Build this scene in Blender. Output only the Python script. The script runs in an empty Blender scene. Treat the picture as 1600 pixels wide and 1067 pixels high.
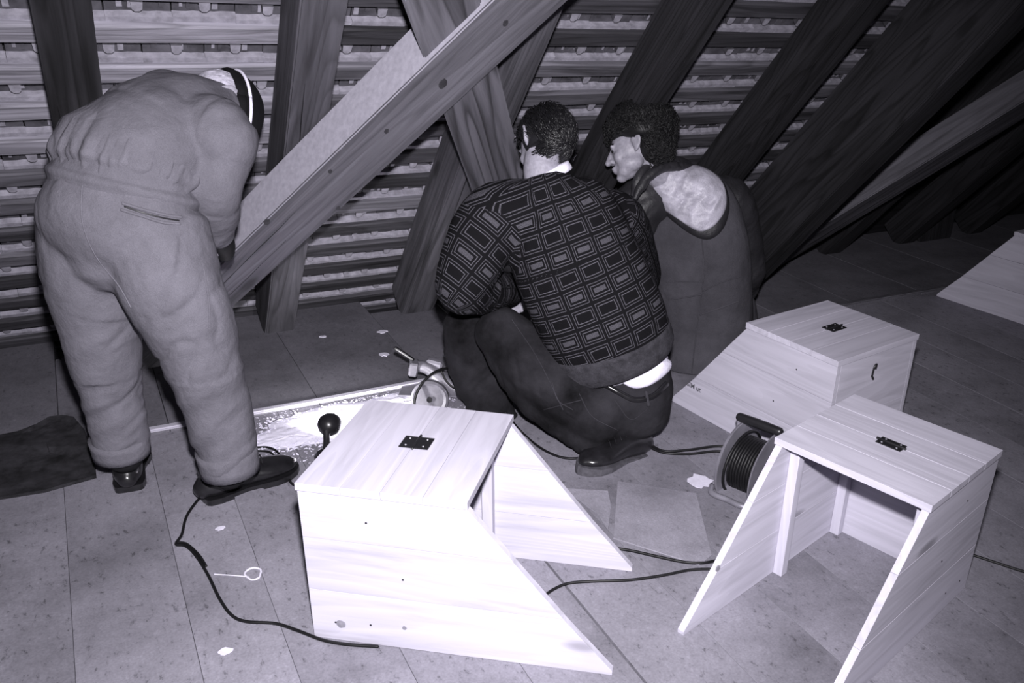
import bpy, bmesh, math, random
import numpy as np
from mathutils import Vector, Matrix
from mathutils.bvhtree import BVHTree
random.seed(4)
SC = bpy.context.scene
COL = SC.collection
V = Vector

# ------------------------------------------------------------------ camera
YAW, PITCH, ROLL, FOC = 0.5564, 0.4390, 0.0550, 1394.5
CX, CY, CAMH = 967.7, 606.09, 1.55
cyw, syw, cpt, spt = math.cos(YAW), math.sin(YAW), math.cos(PITCH), math.sin(PITCH)
FWD = V((syw*cpt, cyw*cpt, -spt))
_R = V((cyw, -syw, 0)); _U = _R.cross(FWD)
RGT = _R*math.cos(ROLL) + _U*math.sin(ROLL)
UPV = -_R*math.sin(ROLL) + _U*math.cos(ROLL)
EYE = V((0, 0, CAMH))
cd = bpy.data.cameras.new('camera'); cam = bpy.data.objects.new('camera', cd); COL.objects.link(cam)
cd.sensor_fit = 'HORIZONTAL'; cd.sensor_width = 36; cd.lens = FOC/1600*36
cd.shift_x = -(CX-800)/1600; cd.shift_y = (CY-533.5)/1600
cd.clip_start = 0.02; cd.clip_end = 60
m3 = Matrix((RGT, UPV, -FWD)).transposed()
cam.matrix_world = Matrix.Translation(EYE) @ m3.to_4x4()
SC.camera = cam

# ------------------------------------------------------------------ world, lights, exposure
w = bpy.data.worlds.new('attic_air'); SC.world = w; w.use_nodes = True
w.node_tree.nodes['Background'].inputs[0].default_value = (0.38, 0.35, 0.46, 1)
w.node_tree.nodes['Background'].inputs[1].default_value = 0.026
SC.view_settings.view_transform = 'Standard'; SC.view_settings.look = 'None'
SC.view_settings.exposure = 0.0; SC.view_settings.gamma = 1.0
try: SC.view_settings.use_curve_mapping = False
except Exception: pass

def ray(u, v): return FWD*FOC + RGT*(u-CX) + UPV*(CY-v)
def P(u, v, y):                      # world point on the sight line of a pixel at room depth y
    d = ray(u, v); return EYE + d*(y/d.y)
def G(u, v, z=0.0):                  # the same on the level z
    d = ray(u, v); return EYE + d*((z-CAMH)/d.z)

fl = bpy.data.lights.new('camera_flash', 'SPOT'); flo = bpy.data.objects.new('camera_flash', fl); COL.objects.link(flo)
fl.energy = 710; fl.color = (0.98, 0.95, 1.0); fl.shadow_soft_size = 0.035
fl.spot_size = math.radians(100); fl.spot_blend = 1.0
flo.location = EYE + UPV*0.20 + RGT*0.02
flo.rotation_euler = (P(700, 580, 2.4)-flo.location).to_track_quat('-Z', 'Y').to_euler()
bl = bpy.data.lights.new('rear_point_light', 'POINT'); blo = bpy.data.objects.new('rear_point_light', bl); COL.objects.link(blo)
bl.energy = 10; bl.color = (0.95, 0.93, 1.0); bl.shadow_soft_size = 0.25; blo.location = (0.2, -0.6, 2.2)  # weak soft point light above and behind the camera

# ------------------------------------------------------------------ materials
def tone(v): return (v*0.965, v*0.93, v*1.09, 1)
def grey(v): return (v, v, v, 1)
def newmat(name, rough=0.8, spec=0.3):
    m = bpy.data.materials.new(name); m.use_nodes = True
    nt = m.node_tree; b = nt.nodes['Principled BSDF']
    b.inputs['Roughness'].default_value = rough
    b.inputs['Specular IOR Level'].default_value = spec
    return m, nt, b
def nd(nt, t, **k):
    n = nt.nodes.new(t)
    for a, v in k.items():
        if a in n.bl_rna.properties: setattr(n, a, v)
        else: n.inputs[a.replace('_', ' ')].default_value = v
    return n
def ramp(nt, src, stops, tone=None):
    tone = tone or globals()['tone']
    r = nt.nodes.new('ShaderNodeValToRGB'); e = r.color_ramp.elements
    e[0].position, e[0].color = stops[0][0], tone(stops[0][1])
    e[1].position, e[1].color = stops[-1][0], tone(stops[-1][1])
    for p, v in stops[1:-1]:
        x = e.new(p); x.color = tone(v)
    nt.links.new(src, r.inputs[0]); return r
def mulc(nt, a, b, fac=1.0, mode='MULTIPLY'):
    x = nt.nodes.new('ShaderNodeMix'); x.data_type = 'RGBA'; x.blend_type = mode; x.inputs[0].default_value = fac
    nt.links.new(a, x.inputs[6]); nt.links.new(b, x.inputs[7]); return x.outputs[2]
def coords(nt, scale, jitter=True):
    tc = nt.nodes.new('ShaderNodeTexCoord'); mp = nt.nodes.new('ShaderNodeMapping'); mp.inputs['Scale'].default_value = scale
    if jitter:
        oi = nt.nodes.new('ShaderNodeObjectInfo'); ad = nt.nodes.new('ShaderNodeVectorMath'); ad.operation = 'MULTIPLY_ADD'
        ad.inputs[1].default_value = (37, 53, 71)
        nt.links.new(oi.outputs['Random'], ad.inputs[0]); nt.links.new(tc.outputs['Object'], ad.inputs[2])
        nt.links.new(ad.outputs[0], mp.inputs['Vector'])
    else: nt.links.new(tc.outputs['Object'], mp.inputs['Vector'])
    return tc, mp
def bump(nt, b, h, s, d=0.01):
    n = nt.nodes.new('ShaderNodeBump'); n.inputs['Strength'].default_value = s; n.inputs['Distance'].default_value = d
    nt.links.new(h, n.inputs['Height']); nt.links.new(n.outputs[0], b.inputs['Normal'])

def wood(name, lo, hi, axis='x', grain=1.0, knots=True, rough=0.75, bmp=0.3, stain=0.25, spec=0.25, jit=0.12):
    m, nt, b = newmat(name, rough, spec)
    s = {'x': (1.2, 16, 16), 'y': (16, 1.2, 16), 'z': (16, 16, 1.2)}[axis]
    tc, mp = coords(nt, tuple(q*grain for q in s))
    n1 = nd(nt, 'ShaderNodeTexNoise', Scale=1.4, Detail=6.0, Roughness=0.6, Distortion=0.5); nt.links.new(mp.outputs[0], n1.inputs['Vector'])
    # growth rings: a contorted distance field cut by the board
    s2 = {'x': (0.28, 4, 4), 'y': (4, 0.28, 4), 'z': (4, 4, 0.28)}[axis]
    tc2, mp2 = coords(nt, s2)
    n2 = nd(nt, 'ShaderNodeTexNoise', Scale=1.3, Detail=2.0, Roughness=0.4); nt.links.new(mp2.outputs[0], n2.inputs['Vector'])
    mu = nt.nodes.new('ShaderNodeMath'); mu.operation = 'MULTIPLY'; mu.inputs[1].default_value = 22*grain; nt.links.new(n2.outputs[0], mu.inputs[0])
    fr = nt.nodes.new('ShaderNodeMath'); fr.operation = 'FRACT'; nt.links.new(mu.outputs[0], fr.inputs[0])
    mid = (lo+hi)/2
    r1 = ramp(nt, n1.outputs[0], [(0.3, lo), (0.5, mid*1.05), (0.7, hi)])
    r2 = ramp(nt, fr.outputs[0], [(0.0, 1.0), (0.55, 0.92), (0.85, 1-stain*1.3), (0.97, 0.95)], grey)
    c = mulc(nt, r1.outputs[0], r2.outputs[0], 1.0)
    if knots:
        tc3, mp3 = coords(nt, {'x': (1.8, 5, 5), 'y': (5, 1.8, 5), 'z': (5, 5, 1.8)}[axis])
        vo = nd(nt, 'ShaderNodeTexVoronoi', Scale=1.0); nt.links.new(mp3.outputs[0], vo.inputs['Vector'])
        r3 = ramp(nt, vo.outputs['Distance'], [(0.0, 0.25), (0.07, 0.5), (0.12, 1.0), (1, 1)], grey)
        c = mulc(nt, c, r3.outputs[0], 0.8)
    oi = nt.nodes.new('ShaderNodeObjectInfo')
    r4 = ramp(nt, oi.outputs['Random'], [(0, 1-jit), (1, 1.0)], grey)
    c = mulc(nt, c, r4.outputs[0], 1.0)
    nt.links.new(c, b.inputs['Base Color'])
    bump(nt, b, n1.outputs[0], bmp, 0.01)
    return m
def plain(name, v, rough=0.7, spec=0.3, var=0.2, scale=20, metal=0.0, bmp=0.1):
    m, nt, b = newmat(name, rough, spec)
    tc, mp = coords(nt, (1, 1, 1))
    n = nd(nt, 'ShaderNodeTexNoise', Scale=scale, Detail=5.0, Roughness=0.6); nt.links.new(mp.outputs[0], n.inputs['Vector'])
    r = ramp(nt, n.outputs[0], [(0.3, v*(1-var)), (0.7, min(1, v*(1+var)))])
    nt.links.new(r.outputs[0], b.inputs['Base Color']); b.inputs['Metallic'].default_value = metal
    if bmp: bump(nt, b, n.outputs[0], bmp, 0.005)
    return m
def cloth(name, v, var=0.25, weave=600, rough=0.95, bmp=0.25, blotch=6, spec=0.1):
    m, nt, b = newmat(name, rough, spec)
    tc, mp = coords(nt, (1, 1, 1))
    n = nd(nt, 'ShaderNodeTexNoise', Scale=blotch, Detail=8.0, Roughness=0.65); nt.links.new(mp.outputs[0], n.inputs['Vector'])
    n2 = nd(nt, 'ShaderNodeTexNoise', Scale=weave, Detail=2.0); nt.links.new(mp.outputs[0], n2.inputs['Vector'])
    r = ramp(nt, n.outputs[0], [(0.3, v*(1-var)), (0.7, v*(1+var))])
    r2 = ramp(nt, n2.outputs[0], [(0.3, 0.75), (0.7, 1.0)], grey)
    nt.links.new(mulc(nt, r.outputs[0], r2.outputs[0]), b.inputs['Base Color'])
    bump(nt, b, n.outputs[0], bmp*1.6, 0.025)
    return m

def floor_mat(name, v, dark=0.45):
    m, nt, b = newmat(name, 0.75, 0.25)
    tc, mp = coords(nt, (1, 1, 1))
    a = nd(nt, 'ShaderNodeTexNoise', Scale=2.2, Detail=7.0, Roughness=0.65); nt.links.new(mp.outputs[0], a.inputs['Vector'])
    tc2, mp2 = coords(nt, (1, 0.55, 1))
    f = nd(nt, 'ShaderNodeTexNoise', Scale=60, Detail=5.0, Roughness=0.7); nt.links.new(mp2.outputs[0], f.inputs['Vector'])
    g = nd(nt, 'ShaderNodeTexNoise', Scale=170, Detail=2.0); nt.links.new(mp.outputs[0], g.inputs['Vector'])
    ra = ramp(nt, a.outputs[0], [(0.25, v*0.55), (0.5, v), (0.75, v*1.35)])
    rf = ramp(nt, f.outputs[0], [(0.32, dark), (0.41, 0.93), (0.6, 1.0), (0.72, 1.2)], grey)
    rg = ramp(nt, g.outputs[0], [(0.3, 0.8), (0.7, 1.0)], grey)
    oi = nt.nodes.new('ShaderNodeObjectInfo'); r4 = ramp(nt, oi.outputs['Random'], [(0, 0.9), (1, 1.0)], grey)
    c = mulc(nt, mulc(nt, mulc(nt, ra.outputs[0], rf.outputs[0]), rg.outputs[0]), r4.outputs[0])
    nt.links.new(c, b.inputs['Base Color']); bump(nt, b, f.outputs[0], 0.15, 0.004)
    return m

M = {}
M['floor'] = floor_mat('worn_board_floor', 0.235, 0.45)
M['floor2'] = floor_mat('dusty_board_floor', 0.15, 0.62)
for ax in 'xyz':
    M['pine_'+ax] = wood('fresh_pine_'+ax, 0.42, 0.55, ax, knots=True, rough=0.65, bmp=0.10, stain=0.07, jit=0.10)
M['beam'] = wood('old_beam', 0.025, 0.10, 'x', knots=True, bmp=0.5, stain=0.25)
M['beam_dark'] = wood('dark_gloom_beam', 0.008, 0.030, 'x', knots=True, bmp=0.5, stain=0.4)  # gloom of the unlit right side put into this near-black colour
M['beam_mid'] = wood('grey_brace_wood', 0.06, 0.16, 'x', knots=True, bmp=0.4, stain=0.2)
M['beam_cross'] = wood('rough_sawn_brace', 0.05, 0.15, 'x', grain=0.8, knots=True, bmp=0.8, stain=0.5)
M['sawn'] = plain('pale_sawn_face', 0.31, 0.9, 0.1, 0.14, 60)
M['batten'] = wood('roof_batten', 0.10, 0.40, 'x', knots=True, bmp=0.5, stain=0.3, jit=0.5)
M['batten_mid'] = wood('mid_falloff_batten', 0.05, 0.20, 'x', knots=True, bmp=0.5, stain=0.3, jit=0.5)
M['batten_dim'] = wood('dim_falloff_batten', 0.022, 0.085, 'x', knots=True, bmp=0.5, stain=0.3, jit=0.5)  # dimmer copies of the batten wood, light falloff put into the colour
M['tile'] = plain('clay_tile_underside', 0.07, 0.85, 0.2, 0.55, 14, bmp=0.5)
M['mortar'] = plain('lime_mortar', 0.26, 0.9, 0.1, 0.3, 30, bmp=0.5)
M['black'] = plain('black_void', 0.006, 0.9, 0.1, 0.1)
M['black_metal'] = plain('black_metal', 0.012, 0.35, 0.5, 0.3)
M['rubber'] = plain('black_rubber', 0.006, 0.5, 0.3, 0.2, bmp=0)
M['steel'] = plain('dull_steel', 0.22, 0.4, 0.5, 0.2, 12, 0.3)
M['alu'] = plain('cast_aluminium', 0.15, 0.45, 0.5, 0.25, 30, 0.2)
M['mat'] = plain('dark_felt', 0.022, 0.9, 0.2, 0.7, 18, bmp=0.5)
M['dust'] = plain('sawdust', 0.8, 0.95, 0.1, 0.1, 200)
M['chalk'] = plain('chalk', 0.62, 0.95, 0.1, 0.1, 60)
M['board'] = floor_mat('hardboard_scrap', 0.30, 0.8)
M['overall'] = cloth('grey_work_cotton', 0.135, 0.16, 500, blotch=9)
M['jacket'] = cloth('grey_work_jacket', 0.128, 0.15, 500, blotch=9)
M['coat'] = cloth('parka_cotton', 0.060, 0.25, 500, blotch=7)
M['coat_dark'] = cloth('parka_nylon', 0.022, 0.3, 500, rough=0.5, blotch=9, spec=0.4)
M['lining'] = cloth('satin_hood_lining', 0.42, 0.3, 300, rough=0.38, blotch=14, spec=0.5)
M['denim'] = cloth('dark_denim', 0.018, 0.85, 700, blotch=5)
M['denim_seam'] = cloth('denim_stitching', 0.045, 0.3, 400)
M['shirt'] = cloth('white_shirt', 0.85, 0.04, 500, blotch=8)
M['rib'] = cloth('ribbed_knit', 0.045, 0.4, 260, blotch=30)
M['skin'] = cloth('skin', 0.30, 0.07, 90, rough=0.5, bmp=0.05, spec=0.4)
M['knot'] = plain('wood_knot', 0.03, 0.7, 0.3, 0.5, 60)
M['knot_pale'] = plain('pale_knot', 0.22, 0.7, 0.3, 0.3, 60)
M['boot'] = plain('boot_leather', 0.012, 0.28, 0.6, 0.4, 25, bmp=0.15)
M['leather'] = plain('black_leather', 0.010, 0.28, 0.6, 0.4, 25, bmp=0.15)
M['sole'] = plain('boot_sole', 0.07, 0.7, 0.3, 0.4, 40)
M['glove'] = plain('black_glove', 0.008, 0.7, 0.2, 0.2, 40)
M['hair'] = plain('black_hair', 0.010, 0.32, 0.6, 0.4, 60, bmp=0)
M['curl'] = plain('curly_hair', 0.006, 0.55, 0.35, 0.4, 60, bmp=0)
M['grey_hair'] = plain('grey_hair', 0.42, 0.6, 0.3, 0.4, 60, bmp=0)
M['cap'] = cloth('black_knit_cap', 0.008, 0.3, 400)
M['white'] = cloth('white_wool', 0.75, 0.05, 400)
M['sock'] = cloth('dark_sock', 0.012, 0.3, 400)
M['eye'] = plain('dark_eye', 0.01, 0.3, 0.5, 0.1, bmp=0)

def knit_mat():
    m, nt, b = newmat('patterned_knit', 0.95, 0.05)
    uv = nt.nodes.new('ShaderNodeUVMap'); uv.uv_map = 'knit'
    nz = nd(nt, 'ShaderNodeTexNoise', Scale=9.0, Detail=2.0); nt.links.new(uv.outputs[0], nz.inputs['Vector'])
    wob = nt.nodes.new('ShaderNodeVectorMath'); wob.operation = 'MULTIPLY_ADD'; wob.inputs[1].default_value = (0.008, 0.008, 0)
    nt.links.new(nz.outputs['Color'], wob.inputs[0]); nt.links.new(uv.outputs[0], wob.inputs[2])
    sp = nt.nodes.new('ShaderNodeSeparateXYZ'); nt.links.new(wob.outputs[0], sp.inputs[0])
    def mt(op, a, b_=None, c_=None):
        n = nt.nodes.new('ShaderNodeMath'); n.operation = op
        for i, q in enumerate((a, b_, c_)):
            if q is None: continue
            if isinstance(q, (int, float)): n.inputs[i].default_value = q
            else: nt.links.new(q, n.inputs[i])
        return n.outputs[0]
    PU, PV = 0.100, 0.066
    U = mt('DIVIDE', sp.outputs[0], PU); W = mt('DIVIDE', sp.outputs[1], PV)
    fu = mt('ABSOLUTE', mt('SUBTRACT', mt('FRACT', U), 0.5)); fv = mt('ABSOLUTE', mt('SUBTRACT', mt('FRACT', W), 0.5))
    # distance from the cell edge in metres, nested rectangles
    d = mt('MINIMUM', mt('MULTIPLY', mt('SUBTRACT', 0.5, fu), PU), mt('MULTIPLY', mt('SUBTRACT', 0.5, fv), PV))
    def band(lo, hi):
        return mt('MULTIPLY', mt('GREATER_THAN', d, lo), mt('LESS_THAN', d, hi))
    l1 = band(0.0060, 0.0085); l2 = band(0.0150, 0.0178)
    par = mt('MODULO', mt('ADD', mt('FLOOR', W), 200.0), 2.0)
    fill = mt('MULTIPLY', mt('GREATER_THAN', d, 0.0250), par)
    s = mt('MINIMUM', mt('ADD', mt('ADD', mt('MULTIPLY', l1, 0.75), mt('MULTIPLY', l2, 0.9)), mt('MULTIPLY', fill, 0.65)), 1.0)
    kn = nd(nt, 'ShaderNodeTexNoise', Scale=420.0, Detail=2.0); nt.links.new(uv.outputs[0], kn.inputs['Vector'])
    kf = mt('MULTIPLY', s, mt('MULTIPLY_ADD', kn.outputs[0], 2.4, -0.45))
    r = ramp(nt, kf, [(0.0, 0.007), (1.0, 0.115)])
    nt.links.new(r.outputs[0], b.inputs['Base Color'])
    bump(nt, b, mt('ADD', s, mt('MULTIPLY', kn.outputs[0], 0.5)), 0.5, 0.004)
    return m
M['knit'] = knit_mat()

# ------------------------------------------------------------------ object helpers
def tag(o, label=None, cat=None, group=None, kind=None):
    if label: o['label'] = label
    if cat: o['category'] = cat
    if group: o['group'] = group
    if kind: o['kind'] = kind
    return o
def empty(name, loc=(0, 0, 0), rz=0.0):
    o = bpy.data.objects.new(name, None); COL.objects.link(o); o.empty_display_size = 0.1
    o.location = loc; o.rotation_euler = (0, 0, rz); return o
def mk(name, me, mat, parent=None, mw=None):
    o = bpy.data.objects.new(name, me); COL.objects.link(o)
    for x in (mat if isinstance(mat, (list, tuple)) else [mat]):
        if not me.materials or len(me.materials) < (len(mat) if isinstance(mat, (list, tuple)) else 1): me.materials.append(x)
    if mw is not None: o.matrix_world = mw
    if parent is not None:
        o.parent = parent
        if mw is not None: o.matrix_parent_inverse = Matrix.Identity(4); o.matrix_basis = mw
    return o
def bmesh_obj(name, bm, mat, parent=None, mw=None, smooth=False):
    me = bpy.data.meshes.new(name); bmesh.ops.recalc_face_normals(bm, faces=bm.faces[:]); bm.to_mesh(me); bm.free()
    if smooth: me.polygons.foreach_set('use_smooth', [True]*len(me.polygons))
    return mk(name, me, mat, parent, mw)
def add_box(bm, x0, x1, y0, y1, z0, z1, bev=0.0):
    vs = [bm.verts.new(p) for p in ((x0, y0, z0), (x1, y0, z0), (x1, y1, z0), (x0, y1, z0), (x0, y0, z1), (x1, y0, z1), (x1, y1, z1), (x0, y1, z1))]
    fs = [bm.faces.new([vs[i] for i in q]) for q in ((0, 3, 2, 1), (4, 5, 6, 7), (0, 1, 5, 4), (1, 2, 6, 5), (2, 3, 7, 6), (3, 0, 4, 7))]
    if bev:
        es = list({e for f in fs for e in f.edges})
        bmesh.ops.bevel(bm, geom=es, offset=bev, segments=1, affect='EDGES', profile=0.5)
    return fs
def box(name, dims, mat, parent=None, mw=None, bev=0.003):
    bm = bmesh.new(); add_box(bm, *dims, bev=bev); return bmesh_obj(name, bm, mat, parent, mw)
def prism(bm, poly, y0, y1):          # polygon in local x,z extruded along y
    a = [bm.verts.new((p[0], y0, p[1])) for p in poly]; b = [bm.verts.new((p[0], y1, p[1])) for p in poly]
    bm.faces.new(a); bm.faces.new(b[::-1]); n = len(poly)
    for i in range(n): bm.faces.new((a[i], b[i], b[(i+1) % n], a[(i+1) % n]))
def slab(bm, poly, z0, z1):           # polygon in x,y extruded in z
    a = [bm.verts.new((p[0], p[1], z0)) for p in poly]; b = [bm.verts.new((p[0], p[1], z1)) for p in poly]
    bm.faces.new(a[::-1]); bm.faces.new(b); n = len(poly)
    for i in range(n): bm.faces.new((a[i], a[(i+1) % n], b[(i+1) % n], b[i]))
def frame_mat(o, xd, zd):             # matrix with local x along xd, z close to zd
    x = xd.normalized(); y = zd.cross(x).normalized(); z = x.cross(y)
    m = Matrix((x, y, z)).transposed().to_4x4(); m.translation = o; return m
def catmull(pts, n=6):
    p = [V(q) for q in pts]
    if len(p) < 3: return [p[0].lerp(p[-1], i/n) for i in range(n+1)]
    e = [p[0]*2-p[1]] + p + [p[-1]*2-p[-2]]; out = []
    for i in range(1, len(e)-2):
        a, b, c, d = e[i-1:i+3]
        for k in range(n):
            t = k/n; out.append(0.5*((2*b)+(c-a)*t+(2*a-5*b+4*c-d)*t*t+(3*b-a-3*c+d)*t**3))
    out.append(p[-1]); return out
def tube(bm, pts, rad, sides=10, sub=6, lat=None, ball=True):
    """loft; rad: list of r or (a,b); a lies along lat"""
    R = [V((r, r, 0)) if isinstance(r, (int, float)) else V((r[0], r[1], 0)) for r in (rad if isinstance(rad, list) else [rad]*len(pts))]
    if sub > 1 and len(pts) > 1:
        P_ = catmull(pts, sub); R_ = catmull(R, sub) if len(pts) > 2 else [R[0].lerp(R[-1], i/sub) for i in range(sub+1)]
    else: P_, R_ = [V(p) for p in pts], R
    n = len(P_); tan = [(P_[min(i+1, n-1)]-P_[max(i-1, 0)]).normalized() for i in range(n)]
    x = V(lat) if lat is not None else (V((0, 0, 1)) if abs(tan[0].z) < 0.9 else V((1, 0, 0)))
    secs = []
    for i in range(n):
        x = (x - tan[i]*x.dot(tan[i]))
        if x.length < 1e-5: x = tan[i].orthogonal()
        x.normalize(); y = tan[i].cross(x); secs.append((P_[i], x.copy(), y, R_[i], tan[i]))
    if ball:
        def cap(s, sg):
            o = []
            for a in (0.85, 0.55, 0.25):
                c = math.cos(a*math.pi/2); h = math.sin(a*math.pi/2)*min(s[3].x, s[3].y)*0.8
                o.append((s[0]+s[4]*sg*h, s[1], s[2], s[3]*c, s[4]))
            return o
        secs = cap(secs[0], -1) + secs + cap(secs[-1], 1)[::-1]
    rings = []
    for c, x_, y_, r, t in secs:
        rings.append([bm.verts.new(c + x_*(max(r.x, 1e-4)*math.cos(2*math.pi*k/sides)) + y_*(max(r.y, 1e-4)*math.sin(2*math.pi*k/sides))) for k in range(sides)])
    for a, b in zip(rings, rings[1:]):
        for k in range(sides): bm.faces.new((a[k], a[(k+1) % sides], b[(k+1) % sides], b[k]))
    bm.faces.new(rings[0][::-1]); bm.faces.new(rings[-1])
def ell(bm, c, rx, ry, rz, rot=None, seg=20):
    mt = Matrix.Translation(V(c)) @ (rot.to_4x4() if rot is not None else Matrix.Identity(4)) @ Matrix.Diagonal((rx, ry, rz, 1))
    bmesh.ops.create_uvsphere(bm, u_segments=seg, v_segments=seg//2+2, radius=1, matrix=mt)
def tube_obj(name, pts, r, mat, parent=None, sides=8, sub=6, lat=None):
    bm = bmesh.new(); tube(bm, pts, r, sides, sub, lat); return bmesh_obj(name, bm, mat, parent, smooth=True)

# ------------------------------------------------------------------ numpy noise + organic surfaces
_rs = np.random.RandomState(7); _T = _rs.rand(32, 32, 32)
def vnoise(q):
    q = np.asarray(q, float); i = np.floor(q).astype(int); f = q-i; f = f*f*(3-2*f); o = 0
    for dx in (0, 1):
        for dy in (0, 1):
            for dz in (0, 1):
                wgt = (f[:, 0] if dx else 1-f[:, 0])*(f[:, 1] if dy else 1-f[:, 1])*(f[:, 2] if dz else 1-f[:, 2])
                o = o + wgt*_T[(i[:, 0]+dx) % 32, (i[:, 1]+dy) % 32, (i[:, 2]+dz) % 32]
    return o*2-1
def fnoise(q): return vnoise(q)*0.65 + vnoise(q*2.1+5.3)*0.3 + vnoise(q*4.3+9.1)*0.15
def nearest_bone(p, bones):
    best = np.full(len(p), 1e9); idx = np.zeros(len(p), int); tt = np.zeros(len(p))
    for k, (a, b, r) in enumerate(bones):
        a = np.array(a); d = np.array(b)-a; L2 = d@d
        t = np.clip(((p-a)@d)/L2, 0, 1); dist = np.linalg.norm(p-a-t[:, None]*d, axis=1)/r
        s = dist < best; best[s] = dist[s]; idx[s] = k; tt[s] = t[s]
    return idx, tt
def organic(name, bm, mat, parent, voxel=0.009, smooth=4, folds=None, uv=None):
    """one continuous skin around everything in bm. folds: list of (a, b, radius, amp, freq_along, freq_round)"""
    me = bpy.data.meshes.new(name+'_raw'); bmesh.ops.recalc_face_normals(bm, faces=bm.faces[:]); bm.to_mesh(me); bm.free()
    o = bpy.data.objects.new(name+'_raw', me); COL.objects.link(o)
    md = o.modifiers.new('r', 'REMESH'); md.mode = 'VOXEL'; md.voxel_size = voxel; md.adaptivity = 0
    dg = bpy.context.evaluated_depsgraph_get(); dg.update()
    me2 = bpy.data.meshes.new_from_object(o.evaluated_get(dg)); me2.name = name
    bpy.data.objects.remove(o); bpy.data.meshes.remove(me)
    n = len(me2.vertices); co = np.empty(n*3); me2.vertices.foreach_get('co', co); co = co.reshape(-1, 3)
    ed = np.empty(len(me2.edges)*2, int); me2.edges.foreach_get('vertices', ed); ed = ed.reshape(-1, 2)
    deg = np.bincount(ed.ravel(), minlength=n)[:, None].astype(float); deg[deg == 0] = 1
    def lap(c):
        s = np.stack([np.bincount(ed[:, 0], c[ed[:, 1], k], n)+np.bincount(ed[:, 1], c[ed[:, 0], k], n) for k in range(3)], 1)
        return s/deg
    for _ in range(smooth): co = co*0.4+lap(co)*0.6
    if folds:
        me2.vertices.foreach_set('co', co.ravel()); me2.update()
        nr = np.empty(n*3); me2.vertex_normals.foreach_get('vector', nr); nr = nr.reshape(-1, 3)
        idx, t = nearest_bone(co, [(f[0], f[1], f[2]) for f in folds])
        disp = np.zeros(n)
        for k, f in enumerate(folds):
            s = idx == k
            if not s.any(): continue
            a = np.array(f[0]); d = np.array(f[1])-a; L = np.linalg.norm(d); d = d/L
            rel = co[s]-a; al = rel@d; pr = rel-al[:, None]*d
            side = np.cross(d, (0.3, 0.5, 0.8)); side /= np.linalg.norm(side); sh = al + 0.55*(pr@side)
            q = pr*f[5] + d[None]*(sh*f[4])[:, None] + 11.3*k; q = q + 0.5*np.stack([vnoise(q*0.7+3), vnoise(q*0.7+8), vnoise(q*0.7+13)], 1)
            x = fnoise(q); rid = 1-np.abs(vnoise(q*0.8+3.1))*2; cr = np.clip(1-np.abs(vnoise(q*1.3+17.7))*2.2, 0, 1)**2*np.clip(vnoise(q*0.6+2.2)*2, 0, 1)
            disp[s] = f[3]*(x*0.9+rid*0.25-cr*0.8)
        for _ in range(1):
            dd = np.bincount(ed[:, 0], disp[ed[:, 1]], n)+np.bincount(ed[:, 1], disp[ed[:, 0]], n); disp = disp*0.5+0.5*dd/deg[:, 0]
        co = co+nr*disp[:, None]
    me2.vertices.foreach_set('co', co.ravel()); me2.update()
    me2.polygons.foreach_set('use_smooth', [True]*len(me2.polygons))
    if uv:                                # list of (a, b, radius, lateral, v_offset)
        nl = len(me2.loops); lv = np.empty(nl, int); me2.loops.foreach_get('vertex_index', lv)
        ls = np.empty(len(me2.polygons), int); me2.polygons.foreach_get('loop_start', ls)
        lt = np.empty(len(me2.polygons), int); me2.polygons.foreach_get('loop_total', lt)
        pid = np.repeat(np.arange(len(ls)), lt); cen = np.stack([np.bincount(pid, co[lv, k])/lt for k in range(3)], 1)
        idx, _ = nearest_bone(cen, [(q[0], q[1], q[2]) for q in uv]); li = idx[pid]; out = np.zeros((nl, 2))
        for k, q in enumerate(uv):
            s = li == k; a = np.array(q[0]); d = np.array(q[1])-a; d /= np.linalg.norm(d)
            lt_ = np.array(q[3]); x = lt_-d*(lt_@d); x /= np.linalg.norm(x); y = np.cross(d, x)
            rel = co[lv[s]]-a; cc = rel@x; ss = rel@y
            out[s, 0] = np.arctan2(cc, -ss)*q[2]; out[s, 1] = rel@d+q[4]
        l = me2.uv_layers.new(name='knit'); l.data.foreach_set('uv', out.ravel())
    return mk(name, me2, mat, parent)
def bvh(o):
    me = o.data; return BVHTree.FromPolygons([o.matrix_world @ v.co for v in me.vertices], [p.vertices[:] for p in me.polygons])
def hit(tr, u, v, off=0.0):
    d = ray(u, v).normalized(); l, nrm, i, ds = tr.ray_cast(EYE, d)
    if l is None: return None
    if nrm.dot(d) > 0: nrm = -nrm
    return l+nrm*off
def stroke(name, tr, pix, r, mat, parent, off=0.0, n=10):
    pp = catmull([V((p[0], p[1], 0)) for p in pix], n); pts = [q for q in (hit(tr, p.x, p.y, off) for p in pp) if q is not None]
    pts = [pts[0]] + [b for a, b in zip(pts, pts[1:]) if (b-a).length > 1e-4 and (b-a).length < 0.08]
    bm = bmesh.new(); tube(bm, pts, [r]*len(pts), 6, 1); return bmesh_obj(name, bm, mat, parent, smooth=True)
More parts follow.
